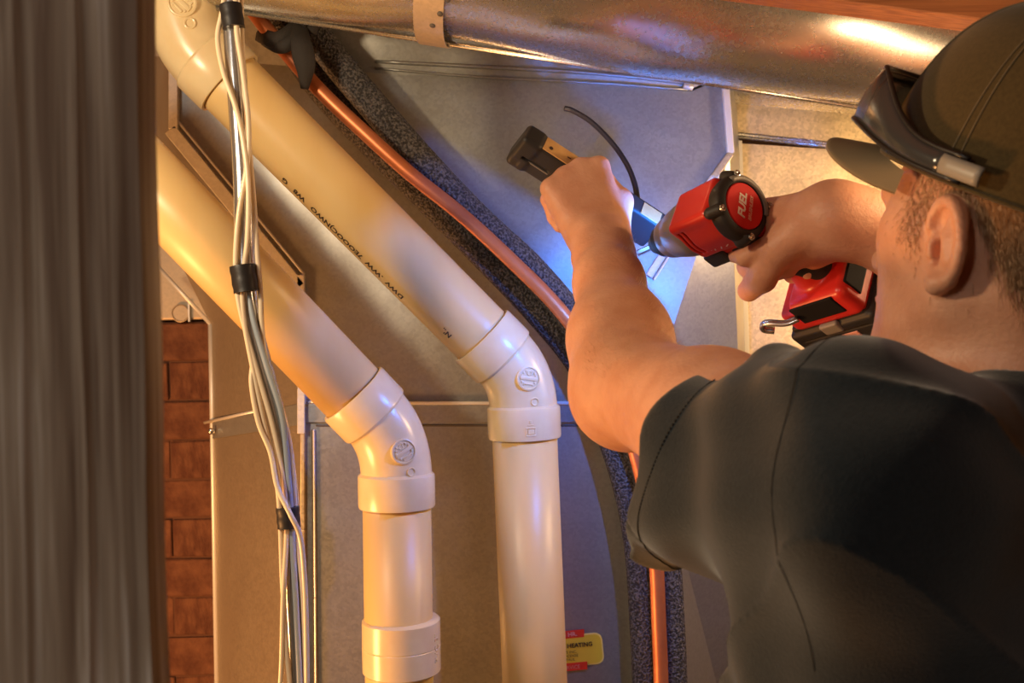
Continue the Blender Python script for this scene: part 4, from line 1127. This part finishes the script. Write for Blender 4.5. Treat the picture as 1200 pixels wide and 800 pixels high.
sv = np.cross(nrm_, dr_); wd = 0.00015
HV = np.concatenate([root - sv * wd, root + sv * wd, root + nrm_ * wd * 1.6, mid_ - sv * wd, mid_ + sv * wd, mid_ + nrm_ * wd * 1.4, tip_], 0)
nn = dens; i0 = np.arange(nn)
HF = []
for (a, b) in ((0, 1), (1, 2), (2, 0)):
    HF.append(np.stack([i0 + a * nn, i0 + b * nn, i0 + (b + 3) * nn, i0 + (a + 3) * nn], 1))
HT = np.concatenate([np.stack([i0 + (a + 3) * nn, i0 + (b + 3) * nn, i0 + 6 * nn], 1) for a, b in ((0, 1), (1, 2), (2, 0))])
me = bpy.data.meshes.new('hair')
allV = np.concatenate([HV, uv]); bq = inv.reshape(-1, 4) + len(HV)
me.from_pydata((allV - np.array(wpos(tpn))).tolist(), [], np.concatenate(HF + [bq]).tolist() + HT.tolist())
me.materials.append(M['hair']); me.polygons.foreach_set('use_smooth', [True] * len(me.polygons))
ho = bpy.data.objects.new('hair', me); COL.objects.link(ho); ho.parent = tpn
# fine arm hair on both forearms
fa = np.zeros(len(fc_), bool)
for (a_, b_, up_, sg_) in ((LE, LW, RT, 0.35), (RE.lerp(RW, 0.4), RW, Zv, 0.25), (LS.lerp(LE, 0.85), LE, Zv, 0.3)):
    a3, b3 = A3(a_), A3(b_); ba = b3 - a3; tt = ((fc_ - a3) @ ba) / (ba @ ba)
    dd = np.linalg.norm(fc_ - (a3 + tt[:, None] * ba), axis=1)
    fa |= (tt > 0.0) & (tt < 0.95) & (dd < 0.065) & ((fn_ @ A3(up_)) > sg_)
ids = np.nonzero(fa)[0]
if len(ids):
    nn = 2600; pick = rng.choice(ids, nn); root = fc_[pick]; nrm_ = fn_[pick]
    dr_ = nrm_ * 0.7 + rng.normal(0, 0.35, (nn, 3)) + A3(Zv) * 0.3; dr_ /= np.linalg.norm(dr_, axis=1, keepdims=True)
    L_ = rng.uniform(0.004, 0.009, (nn, 1)); sv = np.cross(nrm_, dr_) + 1e-6; sv /= np.linalg.norm(sv, axis=1, keepdims=True)
    HV = np.concatenate([root - sv * 0.00012, root + sv * 0.00012, root + nrm_ * 0.0002, root + dr_ * L_])
    i0 = np.arange(nn); HT = np.concatenate([np.stack([i0 + a * nn, i0 + b * nn, i0 + 3 * nn], 1) for a, b in ((0, 1), (1, 2), (2, 0))])
    me = bpy.data.meshes.new('arm_hair'); me.from_pydata((HV - np.array(wpos(tpn))).tolist(), [], HT.tolist()); me.materials.append(M['hair'])
    ho = bpy.data.objects.new('arm_hair', me); COL.objects.link(ho); ho.parent = tpn

# ---- cap (worn tipped further back than the head)
ptc = R(14)
Fc_, Uc_ = (Fh * math.cos(ptc) + Uh * math.sin(ptc)), (Uh * math.cos(ptc) - Fh * math.sin(ptc))
CP_ = hp(0, 0, 0.045)
def hc(f, l, u): return CP_ + Fc_ * f + Lh * l + Uc_ * (u - 0.045)
RU = 0.042
def rim(a):      # rim outline in the head frame, a = 0 front, +90 left
    return 0.118 * math.cos(a) - 0.006, 0.0885 * math.sin(a)
def dome_pt(a, t, off=0.0):
    f, l = rim(a); f += 0.008
    k = math.sqrt(max(0.0, 1 - t ** 2.7)); k = k ** 0.78
    h = 0.137 * t + 0.0
    ridge = 0.0008 * (1 - min(1, abs(((math.degrees(a) % 60) - 30)) / 4.0)) if t < 0.97 else 0
    s = 1 + (off + ridge) / 0.1
    lean = -0.004 * t
    return hc(f * k * s - 0.008 + lean, l * k * s, RU - 0.006 * math.cos(a) * 0 + h * 1.0 + off * t)
na, nt_ = 120, 34
V = []; Fc = []
for layer, off in ((0, 0.0), (1, -0.0022)):
    for j in range(nt_ + 1):
        t = (j / nt_)
        t = 1 - (1 - t) ** 1.5
        for i in range(na): V.append(dome_pt(2 * math.pi * i / na, min(t, 0.9995), off))
lay = (nt_ + 1) * na
for j in range(nt_):
    for i in range(na):
        i2 = (i + 1) % na
        Fc.append((j * na + i, j * na + i2, (j + 1) * na + i2, (j + 1) * na + i))
        Fc.append((lay + j * na + i, lay + (j + 1) * na + i, lay + (j + 1) * na + i2, lay + j * na + i2))
for i in range(na):
    i2 = (i + 1) % na; Fc.append((i, lay + i, lay + i2, i2))
Fc.append(tuple(nt_ * na + i for i in range(na))); Fc.append(tuple(lay + nt_ * na + i for i in range(na))[::-1])
capo = mesh('cap', V, Fc, M['cap'], tpn)
g = G(); g.lathe(dome_pt(0, 0.9995) - Uc_ * 0.001, Uc_, [(0, 0.008), (0.003, 0.007), (0.005, 0.004), (0.0055, 0)], 20).out('cap_button', M['cap'], capo)
# sweatband edge and stitched seams
g = G()
for tt_ in (0.012, ):
    g.tube([dome_pt(2 * math.pi * i / 96, tt_, 0.0004) for i in range(97)], 0.0016, 6, False)
g.out('cap_edge', M['cap'], capo)
g = G()
for s_ in range(6):
    a = R(30 + 60 * s_)
    for o_ in (-0.035, 0.035):
        g.tube([dome_pt(a + o_ * (1 - 0.5 * k / 24), 0.02 + 0.93 * k / 24, 0.0006) for k in range(25)], 0.0005, 4, False)
g.out('panel_stitch', M['cap_under'], capo)
# brim
V = []; Fc = []; nsb, nrb = 40, 14
for side_ in (1, -1):
    for i in range(nsb + 1):
        a = R(-68 + 136 * i / nsb); f0, l0 = rim(a)
        k = max(0.0, math.cos(a * 90 / 68)) ** 0.62
        for j in range(nrb + 1):
            t = j / nrb
            f = f0 - 0.004 + (0.074 * k) * t
            l = l0 * (1 + 0.02 * t * k)
            u = RU + 0.004 - 0.022 * (abs(l) / 0.08) ** 2 * (0.35 + 0.65 * t) - 0.010 * t * k + 0.0012 * side_
            V.append(hc(f, l, u))
layb = (nsb + 1) * (nrb + 1)
for i in range(nsb):
    for j in range(nrb):
        q = i * (nrb + 1) + j; Fc.append((q, q + 1, q + nrb + 2, q + nrb + 1)); Fc.append((layb + q, layb + q + nrb + 1, layb + q + nrb + 2, layb + q + 1))
    q = i * (nrb + 1) + nrb; Fc.append((q, q + nrb + 1, layb + q + nrb + 1, layb + q)[::-1])
mesh('brim', V, Fc, M['cap_under'], capo)

# ================================================================== SAFETY GLASSES on the cap
tg = thing('safety_glasses', 'dark wraparound glasses resting over the front of the olive cap', 'glasses', hc(0.12, 0, 0.08))
def gpath(a, off=0.0):
    ca, sa = math.cos(a), math.sin(a)
    f = 0.132 * (abs(ca) ** 0.75) * (1 if ca >= 0 else -1) + 0.0; l = 0.0955 * (abs(sa) ** 0.8) * (1 if sa >= 0 else -1)
    w_ = max(0.0, min(1.0, (ca + 0.02) / 0.75)); w_ = w_ * w_ * (3 - 2 * w_)
    uc = 0.0545 + 0.026 * w_; hh = 0.0080 + 0.0130 * w_
    return f, l, uc, hh
def gband(a0, a1, n, name, mt, lo_=-1.0, hi_=1.0, th=0.0022, offs=0.0):
    V = []; Fc = []
    for i in range(n + 1):
        a = R(a0 + (a1 - a0) * i / n); f, l, uc, hh = gpath(a)
        nn_ = Vector((f / 0.128 ** 2, l / 0.0935 ** 2, 0)).normalized()
        for s, w_ in ((lo_, 0), (lo_ * .4 + hi_ * .6, 0.002), (hi_, 0.0)):
            pass
        rows_ = [lo_ + (hi_ - lo_) * k / 4 for k in range(5)]
        for o_ in (th / 2, -th / 2):
            for s in rows_:
                bul = 0.003 * (1 - s * s) + offs
                lean = -0.008 * s * max(0, math.cos(a))
                V.append(hc(f + nn_.x * (o_ + bul) + lean, l + nn_.y * (o_ + bul), uc + hh * s))
    for i in range(n):
        q = i * 10
        for k in range(4): Fc.append((q + k, q + k + 1, q + k + 11, q + k + 10)); Fc.append((q + 5 + k, q + 15 + k, q + 16 + k, q + 6 + k))
        Fc.append((q, q + 10, q + 15, q + 5)); Fc.append((q + 4, q + 9, q + 19, q + 14))
    Fc.append((0, 5, 6, 1)); Fc.append((1, 6, 7, 2)); Fc.append((2, 7, 8, 3)); Fc.append((3, 8, 9, 4))
    q = n * 10
    for k in range(4): Fc.append((q + k, q + k + 1, q + k + 6, q + k + 5))
    return mesh(name, V, Fc, mt, tg)
gband(-58, 58, 48, 'lens_shield', M['lens'])
for s_ in (1, -1):
    gband(56 * s_, 92 * s_, 18, 'temple_arm', M['lens'])
    gband(91 * s_, 101 * s_, 6, 'temple_tip', M['frame_grey'], -0.85, 0.75, 0.003, 0.0006)
for sgn_, nm in ((1.0, 'frame_rim'), (-1.0, 'frame_rim')):
    g = G(); pts_ = []
    for i in range(61):
        a = R(-96 + 192 * i / 60); f, l, uc, hh = gpath(a); lean = -0.008 * sgn_ * max(0, math.cos(a))
        pts_.append(hc(f + lean, l * 1.01, uc + hh * sgn_))
    g.tube(pts_, 0.0019, 8).out(nm, M['frame_black'], tg)

# ================================================================== IMPACT DRIVER
tdv = thing('impact_driver', 'red and black cordless driver with a round red end badge, held in the right hand', 'power drill', CAP0)
TA = (bdir, sidr, updr)
def hexa(*a): return a
def sdf_part(name, prims, lo_, hi_, h, mt, parent, post=None):
    pts_ = [T(*c) for c in [(x, y, z) for x in (lo_[0], hi_[0]) for y in (lo_[1], hi_[1]) for z in (lo_[2], hi_[2])]]
    lw = [min(p[i] for p in pts_) for i in range(3)]; hg = [max(p[i] for p in pts_) for i in range(3)]
    fn = (lambda p: ev(prims, p)) if post is None else (lambda p: post(ev(prims, p), p))
    V, Fq = surface(fn, lw, hg, h)
    return fast_mesh(name, V, Fq, mt, parent)
body_d = sdf_part('motor_housing', [
    ('+', 0, 'cyl', T(0.008, 0, 0), T(0.072, 0, 0), 0.0295, 0.004),
    ('+', 0.004, 'box', T(0.046, 0, 0.004), TA, (0.030, 0.0260, 0.0280), 0.007),
    ('+', 0.004, 'box', T(0.040, 0, -0.020), TA, (0.026, 0.019, 0.016), 0.006),
    ('+', 0.004, 'rc', T(0.020, 0, -0.028), T(0.016, 0, -0.125), 0.0155, 0.0155),
    ('-', 0.001, 'box', T(0.060, -0.028, 0.004), TA, (0.0012, 0.01, 0.018), 0.0005),
    ('-', 0.001, 'box', T(0.060, 0.028, 0.004), TA, (0.0012, 0.01, 0.018), 0.0005),
    ('-', 0.001, 'box', T(0.066, -0.030, 0.004), TA, (0.0012, 0.01, 0.018), 0.0005),
    ], (-0.01, -0.04, -0.15), (0.09, 0.04, 0.045), 0.0011, M['red'], tdv)
capd = G().lathe(T(0.014, 0, 0), -bdir, [(0, 0.030), (0.002, 0.0335), (0.009, 0.0335), (0.0115, 0.0320), (0.0135, 0.0285), (0.0140, 0.0255), (0.0120, 0.0248), (0.0120, 0)], 56).out('rear_cap', M['black_rubber'], tdv, autosmooth=40)
sdf_part('rear_bumper', [('+', 0, 'cyl', T(0.002, 0, 0.0), T(0.020, 0, 0.0), 0.0318, 0.003),
    ('+', 0.004, 'rc', T(0.004, -0.020, 0.024), T(0.014, -0.023, 0.027), 0.0062, 0.0062), ('+', 0.004, 'rc', T(0.004, 0.024, 0.020), T(0.014, 0.027, 0.023), 0.0062, 0.0062),
    ('+', 0.004, 'rc', T(0.004, -0.026, -0.016), T(0.014, -0.028, -0.018), 0.0062, 0.0062), ('+', 0.004, 'rc', T(0.004, 0.018, -0.026), T(0.014, 0.02, -0.028), 0.0062, 0.0062),
    ('-', 0.001, 'cyl', T(-0.02, 0, 0), T(0.0035, 0, 0), 0.0300, 0.0005)], (-0.01, -0.045, -0.045), (0.03, 0.045, 0.045), 0.001, M['black_rubber'], tdv)
disc = G().lathe(T(0.0030, 0, 0), -bdir, [(0, 0.0242), (0.0026, 0.0242), (0.0034, 0.0232), (0.0034, 0)], 48).out('red_badge', M['red_disc'], tdv, autosmooth=30)
# grey arc standing in for a highlight on the rim of the cap
g = G(); pts_ = []
for k in range(31):
    a = R(-75 + 130 * k / 30); pts_.append(T(0.0012, 0.0295 * math.cos(a), 0.0295 * math.sin(a)))
g.tube(pts_, 0.0032, 8).out('rim_highlight_strip', M['grey_plastic'], tdv)
for (y, z) in ((-0.0215, 0.0255), (0.0255, 0.0215), (-0.0275, -0.0170), (0.0190, -0.0275)):
    sc_ = G().lathe(T(-0.001, y, z), -bdir, [(0, 0.0036), (0.0018, 0.0034), (0.0024, 0.0024), (0.0014, 0.0016), (0.0010, 0)], 14).out('cap_screw', M['steel'], tdv, autosmooth=40)
# badge lettering
nb = -bdir
td_ = (UP * 0.95 + RT * 0.36); td_ = (td_ - nb * td_.dot(nb)).normalized(); tu_ = nb.cross(td_)
if tu_.dot(RT) > 0: pass
tu_ = nb.cross(td_)
def badge(body, size, dx, dy, mt, bold=True):
    V_, F_ = text_geo(body, size, 'CENTER', 0.0002, bold)
    mesh('badge_text', [T(-0.0003, 0, 0) + td_ * (v.x + dx + (v.y * 0.2)) + tu_ * (v.y + dy) + nb * (v.z + 0.0003) for v in V_], F_, mt, disc, smooth=False)
badge('FUEL', 0.0128, 0.0, 0.0035, M['white_print'])
badge('BRUSHLESS', 0.0054, 0.0, -0.0075, M['pink_print'])
# gear case and nose
G().lathe(T(0.068, 0, 0.002), bdir, [(0, 0.0285), (0.003, 0.0300), (0.010, 0.0298), (0.022, 0.0272), (0.033, 0.0242), (0.034, 0.0232), (0.038, 0.0225), (0.040, 0.0228), (0.046, 0.0210), (0.048, 0.0180), (0.050, 0.0170)], 48).out('gear_case', M['gear_metal'], tdv, autosmooth=35)
sdf_part('nose_bumper', [('+', 0, 'box', T(0.066, -0.004, -0.034), TA, (0.015, 0.018, 0.010), 0.004)], (0.04, -0.04, -0.055), (0.1, 0.04, -0.01), 0.001, M['black_rubber'], tdv)
G().lathe(T(0.116, 0, 0.002), bdir, [(0, 0.0165), (0.002, 0.0175), (0.008, 0.0172), (0.010, 0.0140), (0.018, 0.0112), (0.021, 0.0095), (0.022, 0.005), (0.022, 0)], 32).out('collet', M['black_plastic'], tdv, autosmooth=35)
G().lathe(T(0.136, 0, 0.002), bdir, [(0, 0.0036), (0.030, 0.0036), (0.033, 0.0025), (0.040, 0.0022), (0.042, 0)], 6).out('driver_bit', M['steel'], tdv, smooth=False)
led = G().lathe(T(0.076, -0.008, -0.0400), bdir, [(0, 0.0045), (0.004, 0.0042), (0.005, 0.002), (0.005, 0)], 16)
mled, ntl, bl = new_mat('led_lens'); bl.inputs['Emission Color'].default_value = (0.45, 0.7, 1, 1); bl.inputs['Emission Strength'].default_value = 30
led.out('led_lamp', mled, tdv)
light('driver_led', 'SPOT', tuple(T(0.112, -0.010, -0.036)), 7.0, (0.03, 0.22, 1.0), 0.006, tuple(T(0.6, 0.0, -0.03)), spot_size=R(140), spot_blend=0.12)
# grip, trigger, base, battery
sdf_part('rubber_grip', [('+', 0, 'rc', T(0.022, 0, -0.044), T(0.008, 0, -0.125), 0.0178, 0.0175), ('+', 0.004, 'box', T(0.028, 0, -0.038), TA, (0.018, 0.0205, 0.010), 0.006)], (-0.03, -0.04, -0.16), (0.06, 0.04, 0.0), 0.0012, M['black_rubber'], tdv)
sdf_part('trigger', [('+', 0, 'rc', T(0.040, 0, -0.040), T(0.036, 0, -0.062), 0.009, 0.008), ('-', 0.004, 'rc', T(0.054, -0.02, -0.052), T(0.054, 0.02, -0.052), 0.009, 0.009)], (0.02, -0.02, -0.08), (0.06, 0.02, -0.02), 0.001, M['black_plastic'], tdv)
bs = sdf_part('battery_foot', [('+', 0, 'box', T(0.020, 0, -0.142), TA, (0.047, 0.036, 0.022), 0.010), ('-', 0.004, 'box', T(0.075, 0, -0.110), TA, (0.03, 0.06, 0.022), 0.004),
    ('+', 0.008, 'rc', T(0.016, 0, -0.10), T(0.016, 0, -0.13), 0.018, 0.024)], (-0.05, -0.05, -0.175), (0.09, 0.05, -0.08), 0.0012, M['red'], tdv)
sdf_part('foot_inset', [('+', 0, 'box', T(-0.027, 0.002, -0.134), TA, (0.0015, 0.024, 0.013), 0.001), ], (-0.04, -0.04, -0.16), (0.0, 0.04, -0.11), 0.0008, M['matte_black'], tdv)
sdf_part('foot_inset', [('+', 0, 'box', T(0.016, -0.036, -0.136), TA, (0.028, 0.0015, 0.013), 0.001), ], (-0.04, -0.05, -0.16), (0.06, -0.02, -0.11), 0.0008, M['matte_black'], tdv)
bt = sdf_part('battery', [('+', 0, 'box', T(0.024, 0, -0.180), TA, (0.056, 0.0385, 0.0175), 0.006), ('+', 0.002, 'box', T(0.024, 0, -0.166), TA, (0.048, 0.034, 0.010), 0.003),
    ('-', 0.001, 'box', T(0.024, -0.0385, -0.176), TA, (0.045, 0.0012, 0.0012), 0.0005), ('-', 0.001, 'box', T(-0.032, 0, -0.178), TA, (0.0012, 0.030, 0.0012), 0.0005)],
    (-0.05, -0.05, -0.21), (0.1, 0.05, -0.14), 0.0012, M['black_plastic'], tdv)
g = G()
for c_b, h_b in (((-0.0325, -0.014, -0.186), (0.0008, 0.010, 0.0035)), ((0.010, -0.0390, -0.184), (0.010, 0.0008, 0.004)), ((0.040, -0.0390, -0.187), (0.008, 0.0008, 0.003))):
    G().box(T(*c_b), TA, h_b, 0.0003).out('battery_label', M['pink_print'], bt, smooth=False)
sdf_part('battery_latch', [('+', 0, 'box', T(0.022, -0.0375, -0.166), TA, (0.012, 0.0035, 0.008), 0.003)], (0.0, -0.05, -0.18), (0.05, -0.03, -0.15), 0.0008, M['grey_plastic'], tdv)
g = G().tube(catmull([T(0.040, -0.040, -0.135), T(0.052, -0.046, -0.130), T(0.072, -0.046, -0.120), T(0.082, -0.046, -0.128), T(0.074, -0.045, -0.137)], 6), 0.0028, 8, True, 1.6)
g.out('belt_hook', M['steel'], tdv)
# side logo strokes
g = G()
for (x0, z0, x1, z1, r_) in ((0.056, -0.006, 0.052, 0.004, 0.0009), (0.053, -0.010, 0.046, 0.002, 0.0011), (0.049, -0.012, 0.041, -0.001, 0.0011), (0.044, -0.006, 0.040, 0.004, 0.0008), (0.041, -0.013, 0.034, -0.004, 0.0010), (0.034, -0.013, 0.026, -0.009, 0.0008), (0.038, -0.001, 0.034, 0.004, 0.0008)):
    g.tube([T(x0, -0.0262, z0 - 0.004), T(x1, -0.0262, z1 - 0.004)], r_, 6)
g.out('side_logo', M['white_print'], tdv)

# ================================================================== TOOL IN THE LEFT HAND
E0 = P(612, 170, 1.165); E1 = P(768, 272, 1.205); ed = (E1 - E0).normalized(); LT = (E1 - E0).length
c_ = (E0 + E1) / 2
tn = (CAM - c_).normalized(); tn = (tn - ed * tn.dot(ed)).normalized(); ts0 = ed.cross(tn)
if ts0.dot(UP) < 0: ts0 = -ts0
an = R(44); tn2 = tn * math.cos(an) + ts0 * -math.sin(an); ts2 = ts0 * math.cos(an) + tn * math.sin(an)    # wide face tilts down, edge face shows up
tl = thing('handheld_tool', 'flat black tool with tan labels gripped in the left hand against the duct', 'hand tool', c_)
def sdfw(name, prims, c, r, h, mt, parent):
    V, Fq = surface(lambda p: ev(prims, p), tuple(Vector(c) - Vector((r, r, r))), tuple(Vector(c) + Vector((r, r, r))), h)
    return fast_mesh(name, V, Fq, mt, parent)
TX = (ed, ts2, tn2)
def Q(a, b, c): return E0 + ed * a + ts2 * b + tn2 * c
sdfw('tool_body', [('+', 0, 'box', Q(LT / 2, 0, 0), TX, (LT / 2, 0.024, 0.0125), 0.005),
    ('+', 0.003, 'box', Q(0.006, 0, 0.001), TX, (0.013, 0.0255, 0.0145), 0.006),
    ('-', 0.001, 'box', Q(0.024, -0.002, 0.0135), TX, (0.018, 0.0022, 0.003), 0.001),
    ('-', 0.001, 'box', Q(0.030, 0.0275, 0.0), TX, (0.05, 0.0010, 0.001), 0.0005),
    ('-', 0.002, 'box', Q(-0.005, -0.014, 0.018), TX, (0.012, 0.004, 0.003), 0.001)], c_, LT / 2 + 0.03, 0.0013, M['black_plastic'], tl)
g = G().box(Q(0.055, 0.0240, 0.001), TX, (0.036, 0.0008, 0.010), 0.0003); g.out('tan_label', M['tan_label'], tl, smooth=False)
g = G().box(Q(LT - 0.022, 0.0240, 0.002), TX, (0.013, 0.0008, 0.009), 0.0003); g.out('tan_label', M['tan_label'], tl, smooth=False)
g = G()
for k in range(5): g.box(Q(0.052 + k * 0.007, 0.0249, 0.001 + 0.002 * (k % 2)), TX, (0.0026, 0.0003, 0.0006))
g.lathe(Q(0.028, 0.0249, 0.004), ts2, [(0, 0.0024), (0.0004, 0.0024), (0.0004, 0)], 12)
g.out('label_print', M['print'], tl, smooth=False)
g = G().box(Q(0.024, -0.005, 0.0120), TX, (0.019, 0.0008, 0.0012), 0.0003).out('slot_edge', M['grey_plastic'], tl, smooth=False)
# curved black cord
line_obj('black_cord', 'thin black cord curving from the duct down to the left hand', 'cord',
         [(662, 127, 1.30), (672, 130, 1.295), (693, 143, 1.28), (716, 166, 1.26), (733, 190, 1.24), (743, 213, 1.22), (747, 236, 1.205), (745, 258, 1.20)], 0.0034, M['black_tape'])
